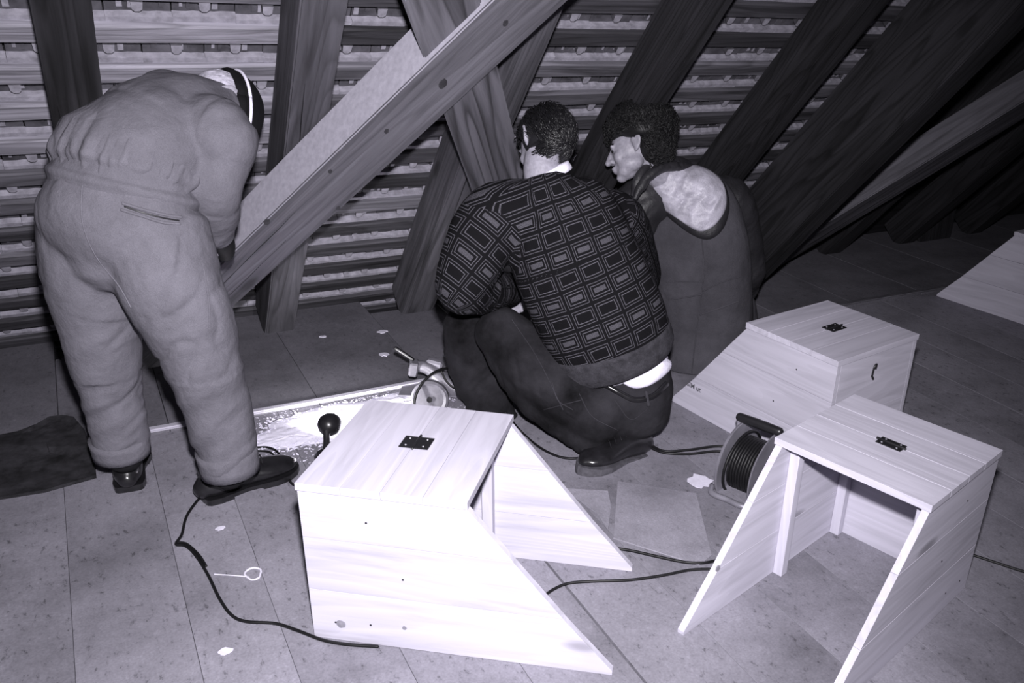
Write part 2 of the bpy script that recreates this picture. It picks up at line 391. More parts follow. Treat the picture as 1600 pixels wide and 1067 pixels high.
def patch(name, tr, pix, mat, parent, bulge=0.01, base=0.004, wr=0.0, n=14, sub=4):
    """cloth laid on a surface: outline given on that surface, domed outwards, with a rim that closes on it"""
    out = catmull([V((p[0], p[1], 0)) for p in pix+[pix[0]]], sub)[:-1]
    c = sum(out, V((0, 0, 0)))/len(out); bm = bmesh.new(); rings = []
    for j in range(n+1):
        r = j/n; ring = []
        for k, p in enumerate(out):
            q = c.lerp(p, max(r, 0.01)); h = hit(tr, q.x, q.y, 0)
            if h is None: h = rings[-1][k][0] if rings else EYE
            ring.append((h, q))
        rings.append(ring)
    # smooth radius falloff, then wrinkles
    N = V((0, 0, 0))
    for p in out:
        q = c.lerp(p, 0.8); d0 = ray(q.x, q.y).normalized(); l0, n0, _i, _d = tr.ray_cast(EYE, d0)
        if l0 is not None: N += n0 if n0.dot(d0) < 0 else -n0
    N.normalize(); vs = []
    for j, ring in enumerate(rings):
        r = j/n; row = []
        for k, (h, q) in enumerate(ring):
            d = N; o_ = base+bulge*math.sqrt(max(0, 1-r*r))
            if wr: o_ += wr*(fnoise(np.array([[q.x/24, q.y/15, 3.3]]))[0] + 0.8*(1-2*abs(vnoise(np.array([[q.x/17+q.y/30, q.y/40, 8.1]]))[0])))*(1-r**6)
            row.append(bm.verts.new(h+d*o_))
        vs.append(row)
    row = [bm.verts.new(h-N*0.004) for h, q in rings[-1]]; vs.append(row)
    m_ = len(out)
    for a, b in zip(vs, vs[1:]):
        for k in range(m_): bm.faces.new((a[k], b[k], b[(k+1) % m_], a[(k+1) % m_]))
    bm.faces.new(vs[0]); bm.faces.new(vs[-1][::-1])
    return bmesh_obj(name, bm, mat, parent, smooth=True)
# ------------------------------------------------------------------ the roof slope
TH = math.radians(47.5); CA, SA = math.cos(TH), math.sin(TH)
NIN = V((0, -SA, -CA)); SUP = V((0, -CA, SA))
YT, YR = 4.18, 3.93                  # foot of the batten plane and of the rafters' inner plane
def RF(x, s, y0=YR, n=0.0): return V((x, y0, 0)) + SUP*s + NIN*n
ROOFM = Matrix((V((1, 0, 0)), SUP, NIN)).transposed().to_4x4()   # local x eave, y up the slope, z inwards
ROOFM.translation = V((0, YT, 0))

bm = bmesh.new(); add_box(bm, -2.2, 7.6, -0.9, 3.6, -0.16, -0.075)
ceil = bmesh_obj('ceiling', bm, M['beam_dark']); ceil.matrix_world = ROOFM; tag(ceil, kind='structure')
GA, S0, TW = 0.158, 0.008, 0.167
bat_me = {}
for part, (xa, xb) in enumerate(((-2.0, 0.642), (0.644, 3.35))):
    for q in range(3):
        bm = bmesh.new(); add_box(bm, xa, xb, 0, 0.068, -0.035, 0.0)
        bmesh.ops.subdivide_edges(bm, edges=[e for e in bm.edges if (e.verts[0].co-e.verts[1].co).length > 1], cuts=14)
        for v in bm.verts:
            a = vnoise(np.array([[v.co.x*2.1, q*9.0, 1.5]]))[0]; v.co.y += 0.0035*a
            v.co.z += 0.003*vnoise(np.array([[v.co.x*3.1, v.co.y*40+q*5, 7.5]]))[0]
        bmesh.ops.bevel(bm, geom=[e for e in bm.edges if abs((e.verts[0].co-e.verts[1].co).x) > 0.05 and len(e.link_faces) == 2 and e.calc_face_angle(0) > 0.8], offset=0.005, segments=1, affect='EDGES')
        me = bpy.data.meshes.new('batten'); bmesh.ops.recalc_face_normals(bm, faces=bm.faces[:]); bm.to_mesh(me); bm.free(); bat_me[(part, q)] = me
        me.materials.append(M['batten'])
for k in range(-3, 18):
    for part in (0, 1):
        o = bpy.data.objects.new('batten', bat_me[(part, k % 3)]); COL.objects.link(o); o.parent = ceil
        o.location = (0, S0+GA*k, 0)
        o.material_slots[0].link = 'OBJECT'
        o.material_slots[0].material = M[('batten' if k >= 8 else 'batten_mid' if k >= 4 else 'batten_dim') if part == 0 else ('batten_mid' if k in (9, 10, 5) else 'batten_dim')]  # flash falloff downwards and to the right painted by batten material
# a clay tile seen from inside: plate, lower lip, hanging nib, mortar crumbs
tile_me = []
for q in range(5):
    rr = random.Random(q+20); bm = bmesh.new()
    add_box(bm, 0.002, TW-0.002, 0.052, 0.158, -0.052, -0.040)             # plate
    add_box(bm, 0.0003, TW-0.0003, 0.144, 0.156, -0.040, -0.028)             # light upper strip
    x = 0.0                                                                # ribs of mortar between plate and the course above
    while x < TW-0.03:
        wd = rr.uniform(0.006, 0.02)
        if rr.random() < 0.4: add_box(bm, x+0.004, x+wd, 0.098+rr.uniform(0, 0.012), 0.145, -0.040, -0.036+rr.uniform(0, .003))
        x += wd+rr.uniform(0.002, 0.01)
    nx = 0.083+rr.uniform(-0.006, 0.006)                                   # nib
    prism_v = [(nx-0.015, 0.146), (nx+0.015, 0.146), (nx+0.013, 0.120), (nx+0.006, 0.112), (nx-0.006, 0.112), (nx-0.013, 0.120)]
    slab(bm, prism_v, -0.040, -0.010)
    y0 = 0.084                                                             # ragged mortar ledge above the batten
    n = 9; ps = [(TW*i/n+0.0005, y0+rr.uniform(0.0, 0.0035)) for i in range(n+1)]
    slab(bm, [(0.0, 0.06), (TW, 0.06)]+ps[::-1], -0.040, -0.018)
    me = bpy.data.meshes.new('roof_tile'); bmesh.ops.recalc_face_normals(bm, faces=bm.faces[:])
    for f in bm.faces:
        c = f.calc_center_median(); f.material_index = 1 if (c.z > -0.034 and abs(f.normal.z) > 0.5) or (c.y < 0.09 and c.z > -0.03) else 0
    bm.to_mesh(me); bm.free(); me.materials.append(M['tile']); me.materials.append(M['mortar']); tile_me.append(me)
rest = bmesh.new()
for k in range(-3, 17):
    off = TW/2 if k % 2 else 0.0
    i0 = -12
    for i in range(i0, 20):
        x = i*TW+off+0.052; me = tile_me[random.randrange(5)]
        if -0.62 < x < 2.72 and 0 <= k <= 12:
            o = bpy.data.objects.new('roof_tile', me); COL.objects.link(o); o.parent = ceil
            o.location = (x, S0+GA*k+random.uniform(-.003, .003), random.uniform(-.002, .002)); o.rotation_euler = (0, 0, random.uniform(-.012, .012))
        else:
            nv = len(rest.verts); rest.from_mesh(me); rest.verts.ensure_lookup_table()
            bmesh.ops.translate(rest, verts=rest.verts[nv:], vec=(x, S0+GA*k, 0))
me = bpy.data.meshes.new('roof_tile'); rest.to_mesh(me); rest.free(); me.materials.append(M['tile']); me.materials.append(M['mortar'])
o = bpy.data.objects.new('outer_roof_tile', me); COL.objects.link(o); o.parent = ceil; o['kind'] = 'stuff'

# gable wall far right, dark
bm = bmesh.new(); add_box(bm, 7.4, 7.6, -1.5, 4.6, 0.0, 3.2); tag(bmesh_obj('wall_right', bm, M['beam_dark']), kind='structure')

# ------------------------------------------------------------------ floor: boards as pieces
bm = bmesh.new(); add_box(bm, -2.2, 7.4, -1.6, 3.93, -0.26, -0.022)
floor = bmesh_obj('floor', bm, M['beam']); tag(floor, kind='structure')
xs = [-1.66, -1.42, -1.18, -0.94, -0.70, -0.457, -0.215, 0.040, 0.236, 0.475, 0.715, 0.955, 1.195, 1.43, 1.67, 1.91, 2.15, 2.39, 2.63, 2.87, 3.11, 3.35, 3.6, 3.85, 4.1, 4.35, 4.6, 4.85, 5.1, 5.35, 5.6, 5.85, 6.1, 6.35, 6.6, 6.85, 7.1, 7.35]
for a, b in zip(xs, xs[1:]):
    g = 0.0005; g0 = 0.0035 if abs(a-0.955) < .01 else g; g1 = 0.0035 if abs(b-0.955) < .01 else g
    box('floor_board', (a+g0, b-g1, -1.5, 3.150, -0.022, random.uniform(-.0006, .0006)), M['floor'], floor, bev=0.0006)
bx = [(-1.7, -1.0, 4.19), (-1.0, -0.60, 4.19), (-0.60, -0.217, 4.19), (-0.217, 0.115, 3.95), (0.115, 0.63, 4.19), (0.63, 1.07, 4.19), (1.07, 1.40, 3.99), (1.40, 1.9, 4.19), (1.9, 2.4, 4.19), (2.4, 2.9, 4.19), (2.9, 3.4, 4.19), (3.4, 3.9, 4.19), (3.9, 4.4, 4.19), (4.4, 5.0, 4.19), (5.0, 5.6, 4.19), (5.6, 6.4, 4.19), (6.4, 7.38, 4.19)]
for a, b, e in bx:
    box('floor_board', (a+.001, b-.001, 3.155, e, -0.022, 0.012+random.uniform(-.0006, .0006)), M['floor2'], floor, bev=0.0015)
# chalky stains, thin
def stain(pts, name='plaster_splash', z=0.0009, lab=None, mat='chalk'):
    bm = bmesh.new(); slab(bm, [(p.x, p.y) for p in pts], 0.0, z); return bm
def blob(u, v, r, seed, sx=1.0, z0=0.0008):
    c = G(u, v); rr = random.Random(seed); n = 14
    return [V((c.x+r*sx*math.cos(a)*rr.uniform(.6, 1.15), c.y+r*math.sin(a)*rr.uniform(.6, 1.15), 0)) for a in [2*math.pi*i/n for i in range(n)]]
bm = bmesh.new(); c = G(396, 897)
tube(bm, [c+V((0.020*math.cos(a)*(1+.15*math.sin(3*a)), 0.028*math.sin(a), 0.0012)) for a in [2*math.pi*i/12 for i in range(13)]], 0.0028, 6, 2, ball=False)
tube(bm, [G(388, 901, .001), G(365, 899, .001), G(335, 897, .001)], 0.0015, 6, 2)
tag(bmesh_obj('chalk_mark', bm, M['chalk']), 'small white chalk ring with a tail on the floor boards', 'mark')
bm = bmesh.new(); slab(bm, [(p.x, p.y) for p in blob(1095, 752, 0.05, 3, 0.9)], 0.0, 0.0018)
tag(bmesh_obj('plaster_splash', bm, M['chalk']), 'pale plaster splash on the floor left of the cable reel', 'splash')
for (u, v, r, sd, lab) in ((344, 826, .012, 5, 'small white plaster crumb on the floor below the dark shoe'), (352, 1018, .014, 6, 'pale splash on the floor near the bottom edge left of the near box'), (600, 558, .022, 8, 'pale plaster chip on the floor behind the power tool'), (598, 522, .02, 9, 'flat pale chip lying on the floor in front of the rafter foot'), (505, 530, .012, 10, 'tiny white chip on the floor between two rafter feet')):
    bm = bmesh.new(); zz = 0.0125 if v < 600 else 0; slab(bm, [(p.x, p.y) for p in blob(u, v, r, sd, 1.3)], zz, zz+0.002)
    tag(bmesh_obj('plaster_chip', bm, M['chalk']), lab, 'plaster chip')

# long lath along the step in the floor
def beam(name, c0, c1, zdir, wd, dp, mat, label, cat='beam', face_mat=None, group=None, cracks=0, seed=1, top=1, parent=None):
    """timber from c0 to c1 (axis on the inner face centre line); wd across, dp depth away from zdir"""
    L = (c1-c0).length; bm = bmesh.new(); add_box(bm, 0, L, -wd/2, wd/2, -dp, 0)
    bmesh.ops.subdivide_edges(bm, edges=[e for e in bm.edges if (e.verts[0].co-e.verts[1].co).length > L*0.9], cuts=max(2, int(L/0.12)))
    bmesh.ops.bevel(bm, geom=[e for e in bm.edges if len(e.link_faces) == 2 and e.calc_face_angle(0) > 0.8], offset=0.005, segments=2, affect='EDGES')
    for v in bm.verts:
        q = np.array([[v.co.x*1.6+seed*7.7, v.co.y*9, v.co.z*9+seed]]); v.co.y += 0.003*vnoise(q)[0]; v.co.z += 0.003*vnoise(q+31)[0]
    if face_mat:
        bmesh.ops.recalc_face_normals(bm, faces=bm.faces[:])
        for f in bm.faces:
            if f.normal.y*top > 0.7: f.material_index = 1
    m = frame_mat(c0, c1-c0, zdir)
    o = bmesh_obj(name, bm, [mat, face_mat] if face_mat else mat, None, m)
    if label: tag(o, label, cat, group)
    if parent: o.parent = parent
    rr = random.Random(seed)
    for k in range(cracks):                 # drying checks: thin dark slivers sunk in the face
        x0 = rr.uniform(.1, .6)*L; ln = rr.uniform(.3, .7); y = rr.uniform(-.3, .3)*wd
        bm = bmesh.new(); tube(bm, [V((x0+ln*i/6, y+rr.uniform(-.002, .002)+.012*i/6, 0.0003)) for i in range(7)], [(.0004, .0003)]+[(rr.uniform(.001, .0022), .0008) for _ in range(5)]+[(.0004, .0003)], 6, 2, lat=(0, 1, 0))
        cme = bmesh_obj('crack', bm, M['black']); cme.parent = o
    return o
la = beam('wooden_lath', V((0.02, 3.163, 0.021)), V((1.14, 3.160, 0.021)), V((0, 0, 1)), 0.032, 0.012, M['pine_x'], 'thin pale wooden lath along the floor step beside the glowing work lamp', 'lath', seed=3)
la2 = beam('wooden_lath', V((2.7, 3.168, 0.021)), V((4.35, 3.168, 0.021)), V((0, 0, 1)), 0.04, 0.012, M['beam_mid'], 'dim thin lath on the dark floor behind the far box', 'lath', seed=4)

# ------------------------------------------------------------------ roof timbers
S1 = -0.02/SA
def rafter(x0, x1, mat, label, s1=3.2, y0=YR, dp=0.180, cracks=1, seed=1, tilt=0.0):
    return beam('rafter', RF((x0+x1)/2-tilt*0.3, S1, y0), RF((x0+x1)/2+tilt, s1, y0), NIN, x1-x0, dp, M[mat], label, 'rafter', cracks=cracks, seed=seed)
rafter(-0.05, 0.080, 'beam_dark', 'dark rafter at the far left behind the bent man in grey', seed=11, tilt=0.04)
rafter(0.580, 0.705, 'beam', 'broad-grained rafter between the bent man and the crossed braces', seed=12)
rafter(1.205, 1.355, 'beam', 'rafter passing behind the crossed braces with its foot by the man in the patterned sweater', seed=13)
rafter(1.845, 1.968, 'beam_dark', 'rafter rising from behind the curly-haired man', seed=14)
rafter(2.545, 2.675, 'beam_dark', 'dark rafter just left of the heavy principal rafter', seed=15)
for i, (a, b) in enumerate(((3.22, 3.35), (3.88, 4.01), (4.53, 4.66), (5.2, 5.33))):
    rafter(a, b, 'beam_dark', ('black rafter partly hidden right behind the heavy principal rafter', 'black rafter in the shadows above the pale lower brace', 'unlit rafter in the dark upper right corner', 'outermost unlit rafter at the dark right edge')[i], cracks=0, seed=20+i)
beam('principal_rafter', RF(2.815, -0.01, 3.45), RF(2.815, 3.2, 3.45), NIN, 0.135, 0.345, M['beam_dark'], 'very heavy dark principal rafter right of the curly-haired man', 'beam', cracks=2, seed=31)

def knot(parent, p, n, r, mat='knot', stretch=1.0, along=None):
    m = frame_mat(p, along if along is not None else V(n).orthogonal(), V(n)); bm = bmesh.new(); rr = random.Random(int(p.x*999))
    ring = [(r*stretch*math.cos(a)*rr.uniform(.85, 1.1), r*math.sin(a)*rr.uniform(.85, 1.1)) for a in [2*math.pi*i/14 for i in range(14)]]
    slab(bm, ring, -0.002, 0.0009); o = bmesh_obj('knot', bm, M[mat], None, m); o.parent = parent; o.matrix_parent_inverse = parent.matrix_world.inverted(); o.matrix_world = m
def on_plane(u, v, p0, n):
    d = ray(u, v); return EYE + d*((p0-EYE).dot(n)/d.dot(n))
def slopeline(cx, cs, dx, ds, s0, s1, y0):
    k = dx/ds; return RF(cx+k*(s0-cs), s0, y0), RF(cx+k*(s1-cs), s1, y0)
a, b = slopeline(0.78, 1.314, 0.48, 0.877, -0.03, 2.9, 3.74)
br = beam('roof_brace', a, b, NIN, 0.196, 0.138, M['beam_mid'], 'big diagonal brace with pale upper side crossing the middle of the roof', 'brace', face_mat=M['sawn'], cracks=3, seed=41)
bpy.context.view_layer.update()
for (u, v, r) in ((692, 131, .013), (516, 268, .006), (417, 347, .010), (790, 36, .008), (604, 205, .007), (528, 325, .008)):
    knot(br, on_plane(u, v, RF(0, 0, 3.74)+NIN*.0015, NIN), NIN, r, 'knot', 1.6, SUP)
a, b = slopeline(0.90, 1.969, -0.43, 0.903, 0.0, 2.7, 3.765)
beam('roof_brace', b, a, NIN, 0.20, 0.118, M['beam_cross'], 'rough-grained brace crossing behind the big diagonal one', 'brace', cracks=3, seed=42)
a, b = slopeline(3.855, 1.314, 0.48, 0.877, -0.02, 2.9, 3.74)
beam('roof_brace', a, b, NIN, 0.196, 0.138, M['beam'], 'low brace rising to the dark right edge', 'brace', face_mat=M['beam_mid'], cracks=2, seed=43)
# stub post in the dark
beam('stub_post', V((4.85, 3.90, 0.012)), V((4.85, 3.90, 0.26)), V((0, -1, 0)), 0.30, 0.10, M['beam_dark'], 'short dark wooden block standing under the low right brace', 'block', seed=44)

# ------------------------------------------------------------------ the step boxes
BL_, BT_, BH_, BW_, TK = 0.752, 0.400, 0.450, 0.438, 0.020
def stepbox(name, label, ox, oy, th, hinge, W=BW_, seed=1, slot=False, latch=False, open_gap=True):
    """u (local x) from the closed back towards the sloping open front, w (local y) across"""
    rr = random.Random(seed); root = empty(name, (ox, oy, 0), th)
    tag(root, label, 'wooden box', 'freshly made pine step boxes')
    h = BH_-TK
    # sides: three planks each, cut along the slope
    def xs_at(z): return BL_ - (BL_-BT_)*z/h if z < h else BT_
    for y0 in (0.0, W-TK):
        zs = [0, 0.150, 0.300, h]
        for za, zb in zip(zs, zs[1:]):
            bm = bmesh.new(); tip = 0.014 if za == 0 else 0
            poly = [(0, za+0.0006), (xs_at(za)+0.0, za+0.0006)] + ([(BL_, 0.012)] if za == 0 else []) + [(xs_at(zb)-(0.0), zb-0.0006), (0, zb-0.0006)]
            prism(bm, poly, y0, y0+TK)
            bmesh.ops.bevel(bm, geom=bm.edges[:], offset=0.0005, segments=1, affect='EDGES')
            bmesh_obj('side_plank', bm, M['pine_x'], root)
        # cleats inside
        yy = (y0+TK, y0+TK+0.03) if y0 == 0 else (y0-0.03, y0)
        box('cleat', (BT_-0.075, BT_-0.045, yy[0], yy[1], 0.0, h-0.001), M['pine_z'], root, bev=0.002)
        box('cleat', (TK+0.0, TK+0.03, yy[0], yy[1], 0.0, h-0.001), M['pine_z'], root, bev=0.002)
    for za, zb in ((0.0, 0.215), (0.216, h)):
        box('back_plank', (-0.0, TK-0.0005, TK, W-TK, za, zb), M['pine_y'], root, bev=0.0006)
    # top: planks running across the box
    n = 4; ed = [-0.003, 0.105, 0.200, 0.300, BT_+0.004]
    for a, b in zip(ed, ed[1:]):
        box('top_plank', (a+.0004, b-.0004, -0.004, W+0.004, h, BH_+rr.uniform(-.0004, .0004)), M['pine_y'], root, bev=0.0006)
    # hinge plate let into the top
    hx, hy, sw, sd = hinge
    box('hinge_plate', (hx-sw/2, hx+sw/2, hy-sd/2, hy+sd/2, BH_-0.001, BH_+0.0025), M['black_metal'], root, bev=0.0006)
    bm = bmesh.new(); tube(bm, [V((hx, hy-sd/2-.005, BH_+.003)), V((hx, hy+sd/2+.005, BH_+.003))], 0.0036, 8, 1)
    bmesh_obj('hinge_pin', bm, M['black_metal'], root, smooth=True)
    for sx in (-.3, .3):
        for sy in (-.3, .3):
            bm = bmesh.new(); bmesh.ops.create_cone(bm, cap_ends=True, segments=10, radius1=.003, radius2=.002, depth=.0016, matrix=Matrix.Translation((hx+sx*sw, hy+sy*sd, BH_+.0033)))
            bmesh_obj('screw', bm, M['steel'], root)
    # nail heads on the sides
    for y in (-0.0003, W+0.0003):
        for (x, z) in ((0.06, 0.055), (0.15, 0.06), (0.16, 0.36), (0.24, 0.21)):
            bm = bmesh.new(); bmesh.ops.create_cone(bm, cap_ends=True, segments=8, radius1=.0028, radius2=.0028, depth=.0012, matrix=Matrix.Translation((x, y, z)) @ Matrix.Rotation(math.pi/2, 4, 'X'))
            bmesh_obj('nail_head', bm, M['black_metal'], root)
    if latch:
        bm = bmesh.new(); tube(bm, [V((-0.004, W*0.55, 0.35)), V((-0.007, W*.55, 0.385)), V((-0.006, W*.55-.012, 0.392)), V((-0.004, W*.55-.014, 0.375))], 0.0035, 8, 4)
        tube(bm, [V((-0.004, W*0.55, 0.35)), V((-0.005, W*.55-.008, 0.338))], 0.004, 8, 1)
        bmesh_obj('hook_latch', bm, M['black_metal'], root, smooth=True)
    return root
box1 = stepbox('step_box', 'nearest pale box, front left, with sloping side and black hinge plate on top', 0.3015, 1.862, -0.661, (0.205, 0.235, 0.075, 0.058), seed=1)
box2 = stepbox('step_box', 'open-fronted box at the lower right, seen into its hollow front', 1.849, 1.659, 3.413, (0.20, 0.225, 0.040, 0.072), seed=2)
box3 = stepbox('step_box', 'box at the right behind the cable reel, its back panel with a hook latch', 2.415, 1.934, 1.717, (0.20, 0.21, 0.052, 0.075), seed=3, latch=True)
stepbox('step_box', 'dim box cut off by the right edge of the picture', 4.50, 2.42, 1.72, (0.20, 0.21, 0.052, 0.075), seed=4)

bpy.context.view_layer.update()
def side_point(bx, u, v, y):
    n = (bx.matrix_world.to_3x3() @ V((0, 1, 0))); return on_plane(u, v, bx.matrix_world @ V((0, y, 0)), n), n
for (u, v, r) in ((533, 975, .012), (632, 981, .006)):
    p, n = side_point(box1, u, v, 0.0); knot(box1, p, -n, r, 'knot_pale')
p, n = side_point(box2, 1122, 888, TK); knot(box2, p, n, .009, 'knot_pale')
# pencilled mark near the tip of the far box
fc = bpy.data.curves.new('pencil_mark', 'FONT'); fc.body = 'SIM ut'; fc.size = 0.030; fc.extrude = 0.0003; fc.offset = 0.0004
fo = bpy.data.objects.new('pencil_mark', fc); COL.objects.link(fo); bpy.context.view_layer.update()
me = bpy.data.meshes.new_from_object(fo.evaluated_get(bpy.context.evaluated_depsgraph_get())); bpy.data.objects.remove(fo)
p, n = side_point(box3, 1073, 602, BW_); ux = -(box3.matrix_world.to_3x3() @ V((1, 0, 0)))
mt = Matrix((ux, V((0, 0, 1)), n)).transposed().to_4x4(); mt.translation = p+n*.0004
M['pencil'] = plain('pencil_grey', 0.10, 0.9, 0.1, 0.2, 60, bmp=0)
o = mk('pencil_mark', me, M['pencil']); o.parent = box3; o.matrix_parent_inverse = box3.matrix_world.inverted(); o.matrix_world = mt
# ------------------------------------------------------------------ things on the floor
Z3 = V((0, 0, 1))
# dark felt mat at the left edge
pts = [G(-60, 793), G(0, 781), G(70, 770), G(151, 747), G(149, 728), G(143, 705), G(135, 684), G(118, 664), G(100, 661), G(80, 664), G(60, 676), G(30, 683), G(0, 689), G(-60, 697)]
bm = bmesh.new(); n = len(pts); c = sum(pts, V())/n; rings = []
for j in range(7):
    f = 1-j/7; rings.append([bm.verts.new(V((c.x+(p.x-c.x)*f, c.y+(p.y-c.y)*f, (0.013 if p.y > 3.10 else 0.0)+0.010+0.004*fnoise(np.array([[p.x*f*9, p.y*f*9, j*.4]]))[0]+(0.012 if j == 0 and 6 <= i <= 10 else 0)))) for i, p in enumerate(pts)])
low = [bm.verts.new(V((p.x, p.y, 0.013 if p.y > 3.10 else 0.0))) for p in pts]
for a, b in zip([low]+rings, rings):
    for k in range(n): bm.faces.new((a[k], a[(k+1) % n], b[(k+1) % n], b[k]))
bm.faces.new(rings[-1]); bm.faces.new(low[::-1])
tag(bmesh_obj('felt_mat', bm, M['mat'], smooth=False), 'dark worn felt mat on the floor at the left edge', 'mat')
# hardboard scraps
def scrap(pix, lab, z=0.0, t=0.004):
    bm = bmesh.new(); slab(bm, [(G(*p).x, G(*p).y) for p in pix], z, z+t); bmesh.ops.bevel(bm, geom=bm.edges[:], offset=0.0008, segments=1, affect='EDGES')
    tag(bmesh_obj('hardboard_scrap', bm, M['board']), lab, 'board scrap')
scrap([(965, 753), (1088, 772), (1112, 868), (1092, 884), (958, 842)], 'larger thin hardboard scrap on the floor between the two front boxes')
scrap([(880, 764), (950, 768), (955, 792), (950, 830), (930, 800)], 'smaller thin hardboard scrap touching the near box and the larger scrap')

def cord(pix, r, lab, z=None, sub=8):
    pts = []
    for p in pix:
        if len(p) == 2: pts.append(G(p[0], p[1], r+(0.0125 if False else 0)))
        else: pts.append(G(p[0], p[1], p[2]))
    bm = bmesh.new(); tube(bm, pts, r, 8, sub); return tag(bmesh_obj('power_cord', bm, M['rubber'], smooth=True), lab, 'cord')
cord([(322, 768), (306, 785), (291, 808), (284, 835), (275, 850), (290, 853), (306, 868), (325, 898), (343, 935), (362, 961), (385, 971), (430, 974), (462, 984), (505, 1000), (545, 1007), (590, 1010)], 0.0042, 'black cord looping from under the dark shoe to the near box')
cord([(276, 847), (292, 850), (310, 866), (322, 884)], 0.0038, 'short doubled piece of black cord at the sharp bend on the floor')
cord([(402, 699), (418, 699), (432, 705), (444, 722, .0045), (450, 745, .0045), (458, 757), (475, 760)], 0.0042, 'black cord curving around the toe of the dark shoe')
cord([(398, 704), (420, 706), (434, 716)], 0.0038, 'second strand of cord just behind the shoe toe')
cord([(845, 935), (866, 920), (890, 911), (930, 908), (985, 906), (1035, 899), (1075, 891), (1104, 889), (1125, 890), (1160, 882)], 0.0042, 'black cord running from the near box towards the open box')
cord([(955, 856, .0085), (985, 860, .0088), (1030, 870, .0088), (1070, 878, .0088), (1100, 879, .0088), (1122, 875, .0045)], 0.0042, 'black cord coming from behind the near box tip')
cord([(1500, 860), (1520, 867), (1560, 880), (1600, 893), (1680, 915)], 0.0042, 'black cord leaving the open box to the right edge')
cord([(1005, 675, .05), (1012, 687, .02), (1022, 698), (1040, 705), (1075, 703), (1120, 697), (1150, 700)], 0.0048, 'upper black cord between the boot and the cable reel')
cord([(1003, 682, .04), (1010, 694, .012), (1022, 702), (1042, 708), (1080, 709), (1118, 705), (1150, 708)], 0.0048, 'lower black cord between the boot and the cable reel')
cord([(790, 645, .10), (815, 675), (845, 700), (880, 715), (915, 714), (935, 705)], 0.0046, 'black cord passing under the squatting man by his boot')

# ------------------------------------------------------------------ cable reel
def make_reel():
    root = empty('cable_reel', (0, 0, 0)); tag(root, 'cable reel with grey flanges and black cord between two boxes', 'cable reel')
    c = P(1178, 728, 1.96); ax = V((0.36, -0.93, 0)).normalized()
    R_ = 0.143; half = 0.058
    m = frame_mat(c, ax, V((0, 0, 1)))
    def disc(x0, x1, r, name, mat, hole=0):
        bm = bmesh.new(); seg = 48; prof = [(x0, 0.001), (x0, r-.006), (x0-.004 if x0 < 0 else x0, r-.002), ((x0+x1)/2, r), (x1, r-.004), (x1, 0.001)]
        rings = [[bm.verts.new((p[0], p[1]*math.cos(2*math.pi*k/seg), p[1]*math.sin(2*math.pi*k/seg))) for k in range(seg)] for p in prof]
        for a, b in zip(rings, rings[1:]):
            for k in range(seg): bm.faces.new((a[k], a[(k+1) % seg], b[(k+1) % seg], b[k]))
        bm.faces.new(rings[0]); bm.faces.new(rings[-1][::-1])
        o = bmesh_obj(name, bm, mat, root, m, smooth=False); return o
    disc(-half-.004, -half, R_, 'flange', M['steel']); disc(half, half+.004, R_, 'flange', M['steel'])
    disc(-half, half, 0.055, 'drum', M['black_metal'])
    bm = bmesh.new(); n = 0
    for lay in range(4):
        r = 0.062+0.0095*lay; turns = 10; pts = []
        for k in range(turns*16+1):
            a = 2*math.pi*k/16; x = -half+.007+(2*half-.014)*k/(turns*16)
            if lay % 2: x = -x
            pts.append(V((x, (r+.001*math.sin(k*1.7))*math.cos(a), r*math.sin(a))))
        tube(bm, pts, 0.0052, 6, 1, ball=False)
    o = bmesh_obj('wound_cord', bm, M['rubber'], root, m, smooth=True)
    bm = bmesh.new(); pts = [V((-half+.012+.004*math.sin(a), .118*math.cos(a), .108*math.sin(a))) for a in [math.radians(d) for d in range(20, 235, 12)]]
    tube(bm, pts, 0.005, 8, 2); bmesh_obj('loose_loop', bm, M['rubber'], root, m, smooth=True)
    # handle and tubular stand
    h0 = c+Z3*(R_+0.014)-ax*0.075; h1 = c+Z3*(R_+0.014)+ax*0.075
    bm = bmesh.new(); tube(bm, [h0, h0.lerp(h1, .5), h1], [0.015, 0.0165, 0.015], 14, 3); bmesh_obj('handle', bm, M['black_metal'], root, smooth=True)
    side = ax.cross(Z3).normalized()     # horizontal, across the axle
    for sg in (-1, 1):
        e = c+ax*(half+.018)*sg
        bm = bmesh.new(); tube(bm, [e+Z3*(R_+.014), e, e+V((0, 0, -c.z+.02))+side*.10*(-1), ], 0.008, 8, 1)
        tube(bm, [e, e+V((0, 0, -c.z+.02))+side*.10], 0.008, 8, 1); bmesh_obj('stand_strut', bm, M['steel'], root, smooth=True)
    z = V((0, 0, -c.z+.011)); q = [c-ax*.085+side*.155+z, c-ax*.085-side*.11+z, c+ax*.085-side*.11+z, c+ax*.085+side*.155+z]
    loop = []
    for i in range(4):
        a, b = q[i], q[(i+1) % 4]; loop += [a.lerp(b, .15), a.lerp(b, .5), a.lerp(b, .85)]
    bm = bmesh.new(); tube(bm, loop+[loop[0]], 0.010, 10, 4, ball=False); bmesh_obj('foot_loop', bm, M['steel'], root, smooth=True)
    return root
make_reel()

